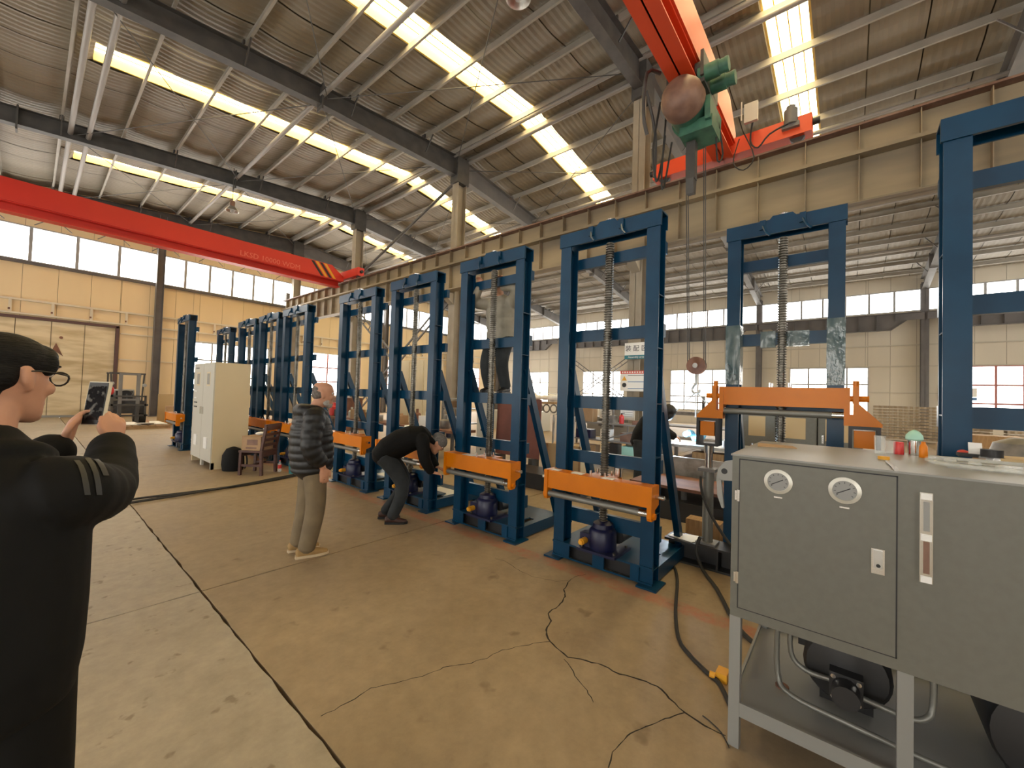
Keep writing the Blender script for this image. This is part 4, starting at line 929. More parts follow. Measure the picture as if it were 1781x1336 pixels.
def person(label, loc, phi, J, vox, hands, headR, sc=1.):
    me = body_mesh(J, vox, hands, sc, headR); t = obj('person', me, None, None, loc); t.rotation_euler = (0,0,phi); tag(t, label, 'person'); return t
def hair_cap(t, c, R_, m, vox, parts, sc=1.):
    mb = MB(); c = Vector(c)
    for p, r, ro in parts: mb.ell(c+R_@(Vector(p)*sc), [v*sc for v in r], 20, 14, R_@ro)
    return obj('hair', remesh('hair', mb, vox, m, 2), None, t)
I3 = Matrix.Identity(3)

# the man photographing with his phone
J = V(head=(.088,.005,1.65), neck=(.03,.01,1.47), chest=(.01,0,1.27), waist=(0,0,1.08), pelvis=(0,0,.93), shL=(0,.18,1.355), shR=(0,-.17,1.355), elL=(.25,.19,1.27), elR=(.21,-.145,1.325), wrL=(.45,.066,1.43), wrR=(.45,-.066,1.43), hiL=(0,.1,.9), hiR=(0,-.1,.9), knL=(.03,.12,.5), knR=(.02,-.12,.5), anL=(-.02,.13,.085), anR=(-.02,-.13,.085))
hr = rot(-.34, .10, 0)
t = person('man in a black coat and glasses holding up a phone with both hands', (-.08,1.66,0), math.radians(60), J, .0065, {'L':((.4,-.08,.92),(-.3,.93,.1),.42,.7), 'R':((.4,.08,.92),(-.3,-.93,.1),.42,.7)}, hr, .95)
eyes(t, J['head'], hr, .95)
hair_cap(t, J['head'], hr, 'hair', .006, [((-.012,0,.056),(.102,.084,.074),I3), ((-.045,0,.01),(.062,.078,.068),I3), ((.055,0,.078),(.043,.066,.034),Matrix.Rotation(.4,3,'Y')), ((.045,.064,.05),(.026,.015,.036),I3), ((.045,-.064,.05),(.026,.015,.036),I3), ((-.06,0,-.045),(.034,.058,.045),I3)], .95)
gl = MB(); c0 = J['head']
def HP(p): return c0+hr@Vector(p)*.95
for s_ in (-1,1):
    rim = [HP((.105,s_*.036+.029*math.cos(a),.016+.023*math.sin(a)*(1 if math.sin(a) < 0 else .8))) for a in [2*math.pi*k/14 for k in range(14)]]
    gl.tube(rim, .0026, 6, closed=True, smooth=1); gl.tube([HP((.103,s_*.064,.024)),HP((.05,s_*.080,.026)),HP((-.012,s_*.084,.022)),HP((-.025,s_*.084,.0))], .0024, 6)
gl.tube([HP((.106,-.008,.02)),HP((.108,0,.024)),HP((.106,.008,.02))], .0026, 6)
go = obj('glasses', gl, 'black', t)
for s_ in (-1,1): obj('lens', MB().add([HP((.105,s_*.036+.028*math.cos(a),.016+.021*math.sin(a))) for a in [2*math.pi*k/14 for k in range(14)]], [tuple(range(14))]), 'lens', go)
mb = MB()
loft(mb, [((-.02,.0,.84),.215,.165), ((-.02,0,.95),.23,.18), ((-.015,0,1.08),.232,.18), ((-.01,0,1.22),.23,.172), ((.0,0,1.30),.225,.16), ((.005,0,1.385),.19,.135), ((.015,0,1.45),.115,.11), ((.025,0,1.49),.088,.088)], 28)
for s_, y in (('L',1),('R',-1)):
    slim(mb, [(0,y*.12,1.335), J['sh'+s_], J['el'+s_]+Vector((.0,y*.01,-.005)), J['wr'+s_]-(J['wr'+s_]-J['el'+s_]).normalized()*.01], [.1,.1,.082,.058], 8, puff=.05, nq=9)
slim(mb, [(-.06,0,1.47),(-.05,.06,1.475),(.02,.095,1.465),(.10,.08,1.43),(.135,0,1.41),(.10,-.08,1.43),(.02,-.095,1.465),(-.05,-.06,1.475),(-.06,0,1.47)], [.028]*9, 3)
jk = obj('coat', remesh('coat', mb, .0095, 'jacket', 3), None, t)
from mathutils.bvhtree import BVHTree
cm = jk.data; bv = BVHTree.FromPolygons([v.co.copy() for v in cm.vertices], [tuple(p.vertices) for p in cm.polygons])
inv = Matrix.Rotation(-math.radians(60),3,'Z'); co_ = inv@(Vector((0,0,CAMH))-Vector((-.08,1.66,0)))
for sp in ([(132,802),(139,811),(144,824),(148,842),(151,861)], [(151,798),(159,809),(165,823),(169,842),(171,861)], [(167,800),(173,807),(178,816),(183,828)]):
    vs = []
    for x, y in sp:
        for k in (-5,0,5):
            d = inv@(_fw+_r2*((x+k-890.5)/FPX)-_u2*((y-668)/FPX)); h_ = bv.ray_cast(co_, d)
            if h_[0] is not None: vs.append(h_[0]+h_[1]*.003)
    n = len(sp)
    if len(vs) == 3*n: obj('reflective_stripe', MB().add(vs, [(3*i+k,3*i+k+1,3*i+k+4,3*i+k+3) for i in range(n-1) for k in (0,1)], True), 'stripe', jk)
mb = MB(); loft(mb, [((0,0,.98),.17,.13), ((0,0,.86),.19,.15)], 20)
for s_ in ('L','R'): slim(mb, [J['hi'+s_], J['kn'+s_], J['an'+s_]+Vector((0,0,.02))], [.115,.088,.07], 6)
obj('trousers', remesh('trousers', mb, .011, 'jacket'), None, t); shoes(t, J, 'black', 'black')
# the phone in his hands
ph = math.radians(60); pc = Vector((-.08,1.66,0))+Matrix.Rotation(ph,3,'Z')@Vector((.475,.0,1.572))
pt = thing('smartphone', 'smartphone in a pale case held up by the man in black', 'phone', tuple(pc), ph+math.radians(-22)); pt.rotation_euler[1] = math.radians(8)
obj('case', MB().box((.0,-.038,-.078),(.011,.038,.078)), 'phone_case', pt); sc_ = obj('bezel', MB().box((-.002,-.035,-.075),(.0,.035,.075)), 'black', pt); obj('screen', MB().box((-.003,-.032,-.06),(-.002,.032,.062)), 'screen', sc_)

# the bearded man watching in a padded jacket
J = V(head=(.075,0,1.585), neck=(.0,0,1.42), chest=(-.02,0,1.24), waist=(-.01,0,1.02), pelvis=(0,0,.90), shL=(-.03,.18,1.36), shR=(-.03,-.18,1.36), elL=(-.06,.24,1.09), elR=(-.06,-.24,1.09), wrL=(.06,.215,.87), wrR=(.06,-.215,.87), hiL=(0,.09,.88), hiR=(0,-.09,.88), knL=(-.02,.1,.48), knR=(.03,-.1,.48), anL=(-.08,.1,.085), anR=(-.04,-.11,.085))
hr = rot(-.05,.10,0)
t = person('bearded man in a black padded jacket and khaki trousers watching the machines', (1.87,4.16,0), math.radians(-14), J, .0085, {'L':((.15,0,-1),(0,1,0),.25,.5), 'R':((.15,0,-1),(0,-1,0),.25,.5)}, hr, 1.05)
eyes(t, J['head'], hr, 1.05)
hair_cap(t, J['head'], hr, 'hair_grey', .006, [((-.034,0,.0),(.070,.0775,.062),I3), ((-.05,0,.05),(.055,.066,.048),I3)], 1.05)
mb = MB()
for p, r in [((.06,0,-.102),(.044,.052,.034)),((.03,.05,-.07),(.035,.016,.04)),((.03,-.05,-.07),(.035,.016,.04)),((.09,0,-.05),(.01,.03,.008))]: mb.ell(J['head']+hr@Vector(p), r, 14, 10, hr)
mat('beard', (.45,.42,.38), .8, c2=(.3,.27,.24), scale=40, bump=.4); obj('beard', remesh('beard', mb, .006, 'beard'), None, t)
def quilt(mb, pts, halfw, halfd, nq, puff, n=28, sub=26):
    Q = curve(pts, sub); m_ = len(Q); secs = []
    for i, q in enumerate(Q):
        f = i/(m_-1)*(len(halfw)-1); k = min(int(f), len(halfw)-2); w_ = halfw[k]+(halfw[k+1]-halfw[k])*(f-k); d_ = halfd[k]+(halfd[k+1]-halfd[k])*(f-k)
        g = puff*(abs(math.sin(math.pi*nq*i/(m_-1)))**.6-.6); secs.append((q, w_+g, d_+g))
    loft(mb, secs, n)
mb = MB(); quilt(mb, [(.0,0,.82),(-.01,0,1.0),(-.02,0,1.2),(-.02,0,1.34),(-.01,0,1.43)], [.215,.235,.24,.21,.125], [.185,.205,.195,.165,.11], 11, .013)
for s_, y in (('L',1),('R',-1)):
    Q = [Vector((-.025,y*.12,1.345)), J['sh'+s_], J['el'+s_], J['wr'+s_]+Vector((-.02,0,.05))]
    slim(mb, Q, [.1,.096,.088,.07], 14, puff=.12, nq=10)
slim(mb, [(-.125,0,1.42),(-.1,.1,1.425),(-.0,.12,1.43),(.08,.07,1.40),(.1,0,1.385),(.08,-.07,1.40),(-.0,-.12,1.43),(-.1,-.1,1.425),(-.125,0,1.42)], [.075,.068,.05,.036,.032,.036,.05,.068,.075], 4)
obj('padded_jacket', remesh('padded_jacket', mb, .0085, 'puffer', 1), None, t)
mb = MB(); loft(mb, [((0,0,.98),.15,.11), ((0,0,.84),.165,.13)], 20)
for s_ in ('L','R'): slim(mb, [J['hi'+s_], J['kn'+s_], J['an'+s_]+Vector((0,0,-.01))], [.115,.092,.078], 6)
obj('trousers', remesh('trousers', mb, .01, 'khaki'), None, t); shoes(t, J, 'shoe_tan', 'shoe_sole', 1.08)

# the man stooping to the crosshead
J = V(head=(.535,0,.985), neck=(.42,0,1.055), chest=(.26,0,1.06), waist=(.06,0,.97), pelvis=(-.09,0,.86), shL=(.36,.17,1.03), shR=(.36,-.17,1.02), elL=(.44,.2,.80), elR=(.40,-.21,.81), wrL=(.54,.08,.67), wrR=(.50,-.15,.64), hiL=(-.1,.09,.82), hiR=(-.1,-.09,.82), knL=(.12,.11,.47), knR=(.13,-.11,.47), anL=(-.1,.1,.085), anR=(.02,-.12,.085))
hr = rot(0,.85,0)
t = person('man in a black hooded jacket, jeans and grey beanie stooping over a crosshead', (3.02,4.44,0), math.radians(-42), J, .009, {'L':((.9,0,-.3),(0,0,1),.5,.5), 'R':((.95,.1,-.2),(0,0,1),.55,.5)}, hr)
eyes(t, J['head'], hr)
mb = MB()
for p, r in [((-.01,0,.055),(.112,.09,.085)),((-.045,0,.01),(.066,.083,.06))]: mb.ell(J['head']+hr@Vector(p), r, 20, 14, hr)
obj('beanie', remesh('beanie', mb, .008, 'knit'), None, t)
mb = MB(); loft(mb, [((-.16,0,.79),.18,.15), ((-.06,0,.90),.195,.17), ((.08,0,.99),.2,.175), ((.22,0,1.05),.215,.165), ((.34,0,1.06),.195,.14), ((.42,0,1.06),.11,.09)], 26)
for s_, y in (('L',1),('R',-1)): slim(mb, [(.33,y*.11,1.05), J['sh'+s_], J['el'+s_], J['wr'+s_]+Vector((-.02,0,.01))], [.1,.088,.072,.052], 7)
slim(mb, [(.32,0,1.16),(.36,.09,1.14),(.44,.1,1.06),(.5,.05,1.0),(.5,-.05,1.0),(.44,-.1,1.06),(.36,-.09,1.14),(.32,0,1.16)], [.055,.045,.035,.03,.03,.035,.045,.055], 4)
obj('hooded_jacket', remesh('hooded_jacket', mb, .0095, 'jacket', 2), None, t)
mb = MB(); loft(mb, [((-.02,0,.93),.15,.12), ((-.1,0,.86),.165,.14), ((-.13,0,.80),.16,.13)], 20)
for s_ in ('L','R'): slim(mb, [J['hi'+s_], J['kn'+s_], J['an'+s_]+Vector((0,0,.0))], [.115,.085,.068], 7)
obj('jeans', remesh('jeans', mb, .01, 'jeans'), None, t); shoes(t, J, 'shoe_brown', 'black')

# the worker up in the frame of the second machine
J = V(head=(.03,.02,1.40), neck=(-.04,0,1.25), chest=(-.06,0,1.08), waist=(-.08,0,.88), pelvis=(-.09,0,.76), shL=(-.05,.18,1.19), shR=(-.05,-.18,1.19), elL=(.10,.33,1.32), elR=(.05,-.34,1.22), wrL=(.12,.13,1.38), wrR=(.12,-.22,1.40), hiL=(-.09,.09,.74), hiR=(-.09,-.09,.74), knL=(.06,.12,.40), knR=(.05,-.12,.40), anL=(-.04,.13,.085), anR=(-.04,-.13,.085))
hr = rot(0,-.25,0)
t = person('worker in a pale grey vest standing on a cross bar with arms raised', (3.885,3.52,1.652), math.radians(190), J, .0095, {'L':((.2,-.1,1),(-1,0,0),.7,.5), 'R':((.2,.1,1),(-1,0,0),.7,.5)}, hr)
eyes(t, J['head'], hr)
hair_cap(t, J['head'], hr, 'hair', .008, [((-.02,0,.055),(.106,.088,.082),I3), ((-.05,0,.01),(.062,.08,.065),I3)])
mb = MB(); quilt(mb, [(-.085,0,.70),(-.08,0,.88),(-.06,0,1.06),(-.05,0,1.2),(-.035,0,1.28)], [.19,.2,.205,.18,.1], [.14,.15,.145,.12,.085], 5, .012)
for s_, y in (('L',1),('R',-1)): slim(mb, [(-.05,y*.12,1.18), J['sh'+s_], J['el'+s_], J['wr'+s_]+Vector((0,0,-.03))], [.09,.085,.07,.05], 7)
obj('vest', remesh('vest', mb, .0095, 'vest', 1), None, t)
mb = MB(); loft(mb, [((-.09,0,.80),.15,.12), ((-.09,0,.70),.16,.13)], 20)
for s_ in ('L','R'): slim(mb, [J['hi'+s_], J['kn'+s_], J['an'+s_]], [.11,.085,.066], 6)
obj('trousers', remesh('trousers', mb, .01, 'jeans'), None, t); shoes(t, J, 'black', 'black')

# the welder bent over the bench
J = V(head=(.47,0,1.42), neck=(.36,0,1.40), chest=(.22,0,1.27), waist=(.06,0,1.05), pelvis=(0,0,.92), shL=(.3,.19,1.34), shR=(.3,-.19,1.34), elL=(.42,.24,1.10), elR=(.42,-.24,1.10), wrL=(.58,.08,1.0), wrR=(.58,-.08,1.0), hiL=(0,.1,.9), hiR=(0,-.1,.9), knL=(.06,.12,.5), knR=(.02,-.12,.5), anL=(0,.13,.085), anR=(-.02,-.13,.085))
hr = rot(0,.7,0)
t = person('welder in dark clothes and hood bent over the steel bench', (7.12,2.9,0), math.radians(-72), J, .01, {'L':((.9,-.1,-.3),(0,0,1),.6,.5), 'R':((.9,.1,-.3),(0,0,1),.6,.5)}, hr)
eyes(t, J['head'], hr)
mb = MB()
for p, r in [((.0,0,.05),(.12,.1,.1)),((-.03,0,-.02),(.11,.1,.1)),((.07,0,-.03),(.06,.085,.1))]: mb.ell(J['head']+hr@Vector(p), r, 18, 12, hr)
obj('welding_hood', remesh('welding_hood', mb, .01, 'black_paint'), None, t)
mb = MB(); loft(mb, [((-.02,0,.82),.2,.15), ((.03,0,1.0),.21,.16), ((.14,0,1.2),.215,.165), ((.26,0,1.33),.2,.15), ((.36,0,1.39),.12,.11)], 24)
for s_, y in (('L',1),('R',-1)): slim(mb, [(.27,y*.12,1.33), J['sh'+s_], J['el'+s_], J['wr'+s_]], [.1,.095,.08,.058], 6)
obj('work_jacket', remesh('work_jacket', mb, .012, 'brown_cloth' if 'brown_cloth' in MATS else 'jacket'), None, t)
mb = MB(); loft(mb, [((0,0,.98),.15,.12), ((0,0,.86),.17,.14)], 20)
for s_ in ('L','R'): slim(mb, [J['hi'+s_], J['kn'+s_], J['an'+s_]], [.12,.095,.075], 6)
obj('trousers', remesh('trousers', mb, .012, 'jeans'), None, t); shoes(t, J, 'black', 'black')

# ------------------------------------------------------------------ welding bench and clutter behind the row
def box_thing(name, label, cat, a, b, m, group=None):
    c = ((a[0]+b[0])/2, (a[1]+b[1])/2, min(a[2],b[2])); mb = MB().box([a[i]-c[i] for i in range(3)], [b[i]-c[i] for i in range(3)])
    return tag(obj(name, mb, m, None, c), label, cat, group)
wb = thing('welding_bench', 'heavy steel welding bench with a worn plate top', 'bench', (7.95,1.5,0))
obj('top_plate', MB().box((-.45,-.95,.80),(.45,1.2,.85)), 'alu', wb)
for x in (-.4,.34):
    for y in (-.9,1.1): obj('leg', MB().box((x,y,0),(x+.06,y+.06,.8)), 'steel_grey', wb)
obj('lower_shelf', MB().box((-.42,-.9,.60),(.42,.8,.63)), 'rust', wb)
arc = tag(obj('welding_arc', MB().ell((0,0,0),(.035,.05,.03),10,8), emat('arc', (.85,.93,1), 260), None, (7.62,2.40,.93)), 'glaring blue white welding arc on the bench', 'welding arc')
al = bpy.data.lights.new('arc_light','POINT'); al.energy = 30; al.color = (.6,.8,1); al.shadow_soft_size = .05; ao = bpy.data.objects.new('arc_light', al); C.objects.link(ao); ao.location = (7.56,2.40,1.02)
mb = MB()
for k in range(9): mb.ell((frand(-.1,.1),frand(-.17,.17),.1+frand(-.06,.1)),(.06,.07,.06),10,7)
tag(obj('blue_plastic_sheet', remesh('blue_plastic_sheet', mb, .02, 'blue_plastic', 1), None, None, (7.9,2.2,.89)), 'crumpled light blue plastic sheet beside the welding arc', 'plastic sheet')
for i,(x,y,s_) in enumerate([(7.75,1.62,.11),(7.7,1.2,.09),(8.0,.95,.1)]):
    t = thing('steel_part', ['squat round steel part on the welding bench by the blue sheet','square rusty steel part in the middle of the welding bench','stepped steel part at the bench end by the jack'][i], 'part', (x,y,.85))
    obj('block', [MB().cyl((0,0,0),(0,0,s_),s_*.6,16), MB().box((-s_/2,-s_/2,0),(s_/2,s_/2,s_)), MB().cyl((0,0,0),(0,0,s_*.5),s_*.7,16)][i], ['scrap','rust','scrap'][i], t); obj('boss', MB().cyl((0,0,s_*(1 if i < 2 else .5)),(0,0,s_*1.3),s_*.3,12), 'scrap', t)
for i,(a,b,m_,lb) in enumerate([((7.5,1.6,.63),(7.8,2.1,.74),'wood','pale wooden block on the lower shelf of the welding bench'),((7.55,1.15,.63),(7.85,1.45,.76),'rust','rusty square block on the lower shelf of the welding bench'),((7.55,.7,.63),(7.8,1.0,.70),'scrap','grey steel offcut on the lower shelf of the welding bench')]):
    box_thing('offcut', lb, 'offcut', a, b, m_)
lt = thing('steel_platform', 'low steel platform table in front of the welding bench', 'platform', (6.15,1.75,0))
obj('platform_top', MB().prism([(-.42,-.85),(.5,-.85),(.55,.75),(-.35,.75)], 'z', .40, .44), 'rust', lt)
for x,y in ((-.25,-.6),(-.25,0),(-.25,.5),(.35,-.6),(.35,.5)): obj('foot', MB().cyl((x,y,.262),(x,y,.4),.04,10), 'steel_grey', lt)
for i in range(2):
    box_thing('steel_plate', ['thick black steel plate lying under the low platform','black steel slab lying on the floor beyond the machine frames'][i], 'steel plate', [(5.7,.7,0),(5.75,3.3,0)][i], [(6.55,2.9,.262),(6.4,6.3,.27)][i], 'black_paint')
box_thing('steel_plate', 'pale dusty sheet leaning low behind the steel platform', 'steel plate', (6.95,1.1,0), (7.0,2.5,.70), 'alu')
box_thing('timber_block', 'small timber block lying near the jack beam', 'timber', (5.15,1.12,0), (5.35,1.5,.22), 'wood')
# shelf rack by the column
rk = thing('shelf_rack', 'steel shelf rack packed with tools in front of the column', 'rack', (8.9,4.4,0))
for y in (-1.05,0,1.0):
    for x in (-.25,.25): obj('upright', MB().box((x-.02,y-.02,0),(x+.02,y+.02,1.62)), 'steel_grey', rk)
for z in (.25,.62,1.02): obj('shelf', MB().box((-.28,-1.1,z),(.28,1.05,z+.03)), 'steel_grey', rk)
obj('diagonal_brace', MB().bar((-.26,-1.05,1.0),(-.26,0,.66),.02,.03), 'steel_grey', rk)
SI = [((8.7,5.1,1.05),(8.9,5.35,1.32),'cab_grey','box','grey junction box on the top shelf of the rack'),((8.7,4.72,1.05),(8.95,4.98,1.4),'cardboard','box','upright cardboard box on the top shelf of the rack'),
      ((8.72,4.2,1.05),(9,4.36,1.22),'scrap','tool','dull steel tool lying on the top shelf of the rack'),((8.7,3.5,1.05),(8.95,3.72,1.14),'rust','offcut','flat rusty offcut on the top shelf of the rack'),
      ((8.68,4.75,.65),(8.95,5.15,.86),'gear_blue','box','dark blue toolbox on the middle shelf of the rack'),((8.7,4.25,.65),(8.9,4.5,.9),'paper','carton','pale carton on the middle shelf of the rack'),((8.7,3.6,.65),(8.95,4.0,.85),'brown_metal','case','brown tool case on the middle shelf of the rack'),
      ((8.68,3.5,.28),(8.95,3.95,.55),'mint','carton','mint green carton on the lowest shelf of the rack'),((8.68,4.6,.28),(8.9,5.2,.5),'cardboard','box','low cardboard box on the lowest shelf of the rack'),((8.68,4.05,.28),(8.9,4.35,.58),'black_paint','case','black case on the lowest shelf of the rack')]
for a,b,m_,cat,lb in SI: box_thing(cat.replace(' ','_'), lb, cat, a, b, m_)
fe = thing('fire_extinguisher', 'small red fire extinguisher standing on the shelf rack', 'fire extinguisher', (8.8,4.02,1.05))
obj('cylinder', MB().lathe([(.05,0),(.055,.01),(.055,.17),(.02,.21)], n=16), 'red_plastic', fe); obj('valve', MB().box((-.02,-.015,.21),(.02,.015,.24)).bar((0,0,.235),(0,-.07,.25),.015,.012), 'black', fe)
for i,y in enumerate((3.35,3.9,4.45)):
    nt = tag(obj('notice_sheet', MB().box((9.25,y,1.12),(9.262,y+.36,1.52)), 'paper'), 'printed paper notice hung behind the shelf rack', 'notice', 'notices behind the shelf rack')
    for k in range(6): obj('text_line', MB().box((9.247,y+.05,1.45-k*.05),(9.25,y+.31,1.457-k*.05)), 'steel_grey', nt)
    obj('stand', MB().box((9.262,y+.16,0),(9.28,y+.2,1.5)), 'steel_grey', nt)
# red-brown plate, rods, crate
rp = thing('steel_plate', 'large red brown primed steel plate standing upright', 'steel plate', (7.0,5.05,.0)); rp.rotation_euler = (0,math.radians(2),0)
obj('plate', MB().box((0,0,.28),(.02,1.25,1.56)), 'red_plate', rp); [obj('stand', MB().box((-.1,q,0),(.15,q+.1,.28)), 'steel_dark', rp) for q in (.1,1.05)]
bx = thing('panel_box', 'narrow white box column with a blue edge beside the red brown plate', 'panel', (6.8,6.4,0)); obj('panel', MB().box((0,0,0),(.2,.32,1.52)), 'cream_front', bx); obj('edge_strip', MB().box((-.01,-.03,0),(.21,.0,1.52)), 'blue', bx)
for z in (.35,.8,1.25): obj('bolt', MB().cyl((-.015,.16,z),(0,.16,z),.02,8), 'black', bx)
cr = thing('wooden_crate', 'orange brown wooden crate under the standing steel rods', 'crate', (7.45,4.6,0))
for y in (-.42,0,.4): obj('batten', MB().box((-.2,y,0),(-.18,y+.05,.62)), 'wood', cr)
obj('crate_box', MB().box((-.18,-.42,.02),(.2,.45,.62)), 'plywood', cr)
for k in range(14):
    y = 4.22+k*.057; x = 7.3+(k%3)*.1
    tag(obj('steel_rod', MB().bar((x,y,.62),(x+.02,y+frand(-.01,.01),1.2+frand(-.04,.04)),.02,.035), 'alu'), 'grey steel rod standing upright in the crate bundle', 'rod', 'rods standing on the crate')
sh = thing('storage_shelf', 'long raised storage shelf heaped with plastic film beyond the machines', 'shelf', (10.0,7.6,0))
obj('shelf_board', MB().box((-.3,-1.3,1.40),(.3,1.6,1.46)), 'wood', sh)
for y in (-1.25,.1,1.5):
    for x in (-.28,.24): obj('leg', MB().box((x,y,0),(x+.05,y+.05,1.4)), 'steel_grey', sh)
obj('rail', MB().tube([(-.3,-1.25,1.7),(-.3,1.55,1.7)], .015, 6).box((-.31,-.4,1.46),(-.29,-.37,1.7)).box((-.31,.6,1.46),(-.29,.63,1.7)), 'white', sh)
mb = MB()
for k in range(10): mb.ell((frand(-.15,.15),-.9+k*.2,.125),(.14,.16,.07+frand(0,.05)),10,7)
tag(obj('plastic_film', remesh('plastic_film', mb, .03, 'paper', 1), None, None, (10,7.4,1.46)), 'heap of pale crumpled plastic film on the storage shelf', 'film')
for k in range(5): tag(obj('pipe_coil', MB().tube([(0,.11*math.cos(a),.11*math.sin(a)) for a in [2*math.pi*i/12 for i in range(12)]], .022, 6, closed=True), 'scrap', None, (9.75,6.55+k*.25,1.27)), 'ring shaped pipe end hanging below the storage shelf', 'pipe ring', 'pipe rings under the storage shelf')
# tall cream cabinet and trolley rack further back
c2 = thing('tall_cabinet', 'tall cream sheet metal cabinet standing behind the row of machines', 'cabinet', (7.5,9.65,0))
obj('body', MB().box((0,0,.05),(.7,1.45,2.6)), 'cream_cab', c2); obj('door', MB().box((-.015,.05,.1),(0,.71,2.55)), 'cream_cab', c2); obj('door', MB().box((-.015,.74,.1),(0,1.4,2.55)), 'cream_cab', c2); obj('handle', MB().box((-.03,.64,1.2),(-.015,.68,1.5)), 'gauge_face', c2); obj('plinth', MB().box((.02,.02,0),(.68,1.43,.05)), 'steel_dark', c2)
tr_ = thing('trolley_rack', 'light grey metal trolley rack loaded with small parts', 'rack', (7.9,8.4,0))
for y in (-.55,.5):
    for x in (-.3,.25): obj('upright', MB().box((x,y,.08),(x+.04,y+.04,1.5)), 'cab_light', tr_)
for z in (.35,.8,1.2,1.46): obj('shelf', MB().box((-.3,-.55,z),(.3,.54,z+.025)), 'cab_light', tr_)
for x,y in ((-.26,-.5),(-.26,.5),(.26,-.5),(.26,.5)): obj('caster', MB().cyl((x-.02,y,.04),(x+.02,y,.04),.04,12), 'rubber', tr_)
TI = ['grey','rusty','tan','black','white','brown','dark blue','pale']
for k in range(8):
    z = (.375,.825,1.225)[k%3]; y = 7.98+.11*k; m_ = ['scrap','rust','cardboard','black_paint','paper','wood','gear_blue','alu'][k]
    box_thing('parts_bin', '%s parts bin on the %s shelf of the trolley rack'%(TI[k],('lower','middle','upper')[k%3]), 'bin', (7.62,y,z), (7.85,y+.1,z+.16+.02*(k%2)), m_)
# long workbench behind the far part of the row
lw = thing('workbench', 'long dark workbench running behind the machines', 'bench', (6.6,9.5,0))
obj('bench_top', MB().box((-.35,-2.6,.70),(.35,4.5,.76)), 'rust', lw)
for y in (-2.5,-.5,2,4.3):
    for x in (-.3,.24): obj('leg', MB().box((x,y,0),(x+.06,y+.06,.7)), 'steel_dark', lw)
WN = [('black motor housing',  'black_paint'),('grey cast bearing','scrap'),('white plastic canister','white'),('rusty flange stack','rust'),('tan carton','cardboard'),('dark blue gearbox housing','gear_blue'),('steel tube bundle end','alu'),('green pump casing','green'),('brown wooden wedge','wood'),('pale metal drum','cream_front'),('black oily bearing block','black_paint'),('red oil tin','red_plastic')]
for k,(nm,m_) in enumerate(WN):
    y = 7.05+k*.56; r_ = .1+.03*(k%3)
    t = thing('workpiece', '%s standing on the long workbench'%nm, 'workpiece', (6.5+.1*(k%2),y,.76))
    obj('body', MB().lathe([(r_*.9,0),(r_,.02),(r_,.14+.05*(k%4)),(r_*.6,.18+.05*(k%4))], n=16) if k%2 else MB().box((-r_,-r_,0),(r_,r_,.18+.05*(k%3))), m_, t); obj('neck', MB().cyl((0,0,.15),(0,0,.28+.05*(k%4)),r_*.35,12), m_, t)
wt = thing('white_tank', 'white plastic tank on the floor between the machines and workbench', 'tank', (5.6,7.7,0)); obj('tank', MB().box((-.25,-.3,.1),(.25,.3,.8)).lathe([(.1,.8),(.1,.86),(.09,.87)], (0,0,0), 16), 'white', wt); obj('skid', MB().box((-.27,-.32,0),(.27,.32,.1)), 'wood', wt)
# lockers behind the raised crosshead
for k in range(3):
    l_ = thing('steel_locker', ['grey steel locker with a large paper notice, next to the column side','grey steel locker with one small paper notice between two others','grey steel locker with a square paper notice at the outer end'][k], 'locker', (9.0,1.35-.62*k,0))
    obj('body', MB().box((0,-.3,0),(.5,.3,1.47)), 'cab_grey', l_); dd = obj('door', MB().box((-.012,-.29,.62),(0,.29,1.45)), 'cab_grey', l_); obj('notice', MB().box((-.015,-.14,1.0),(-.012,.14+.03*k,1.38)), 'plywood', dd); obj('handle', MB().box((-.03,.22,.95),(-.012,.25,1.1)), 'chrome', dd)
    obj('drawer', MB().box((-.012,-.29,.34),(0,.29,.59)), 'cab_grey', l_); obj('drawer', MB().box((-.012,-.29,.05),(0,.29,.31)), 'cab_grey', l_)
box_thing('blue_tarpaulin', 'folded light blue tarpaulin on top of the steel lockers', 'tarpaulin', (9.05,.6,1.47), (9.4,1.4,1.62), 'blue_plastic')
# stacks of ribbed bars far along the side wall
ORD = 'lowest second third fourth fifth sixth seventh eighth ninth tenth topmost'.split()
def ribbed(name, y0, y1, x, z, h, label, group):
    n = int((y1-y0)/.09); vs = []
    pts = [(y0+(y1-y0)*k/n, (k%2)*.05) for k in range(n+1)]
    for dz in (0, h): vs += [(x-o_, y, z+dz) for y, o_ in pts]+[(x+.5, y, z+dz) for y, o_ in pts]
    q = n+1; fs = []
    for k in range(n):
        fs += [(k,k+1,2*q+k+1,2*q+k),(q+k,3*q+k,3*q+k+1,q+k+1),(2*q+k,2*q+k+1,3*q+k+1,3*q+k),(k,q+k,q+k+1,k+1)]
    return tag(obj(name, MB().add(vs, fs), 'ribbed'), label, 'bar', group)
for k in range(11): ribbed('ribbed_bar', -4.75, -.95, 26.5, .1+k*.145, .105, ORD[k]+' ribbed bar from the floor in the tall stack', 'ribbed bars in the tall stack')
for k in range(7): ribbed('ribbed_bar', -5.95, -4.95, 25.5, .1+k*.145, .105, ORD[k]+' ribbed bar from the floor in the low stack', 'ribbed bars in the low stack')
for k in range(4): box_thing('bearer', 'wooden bearer under the tall stack of ribbed bars', 'timber', (26.45,-4.5+k*1.1,0), (27.0,-4.38+k*1.1,.1), 'wood', 'bearers under the ribbed bars')
box_thing('bearer', 'wooden bearer under the low stack of ribbed bars', 'timber', (25.45,-5.6,0), (26,-5.4,.1), 'wood')
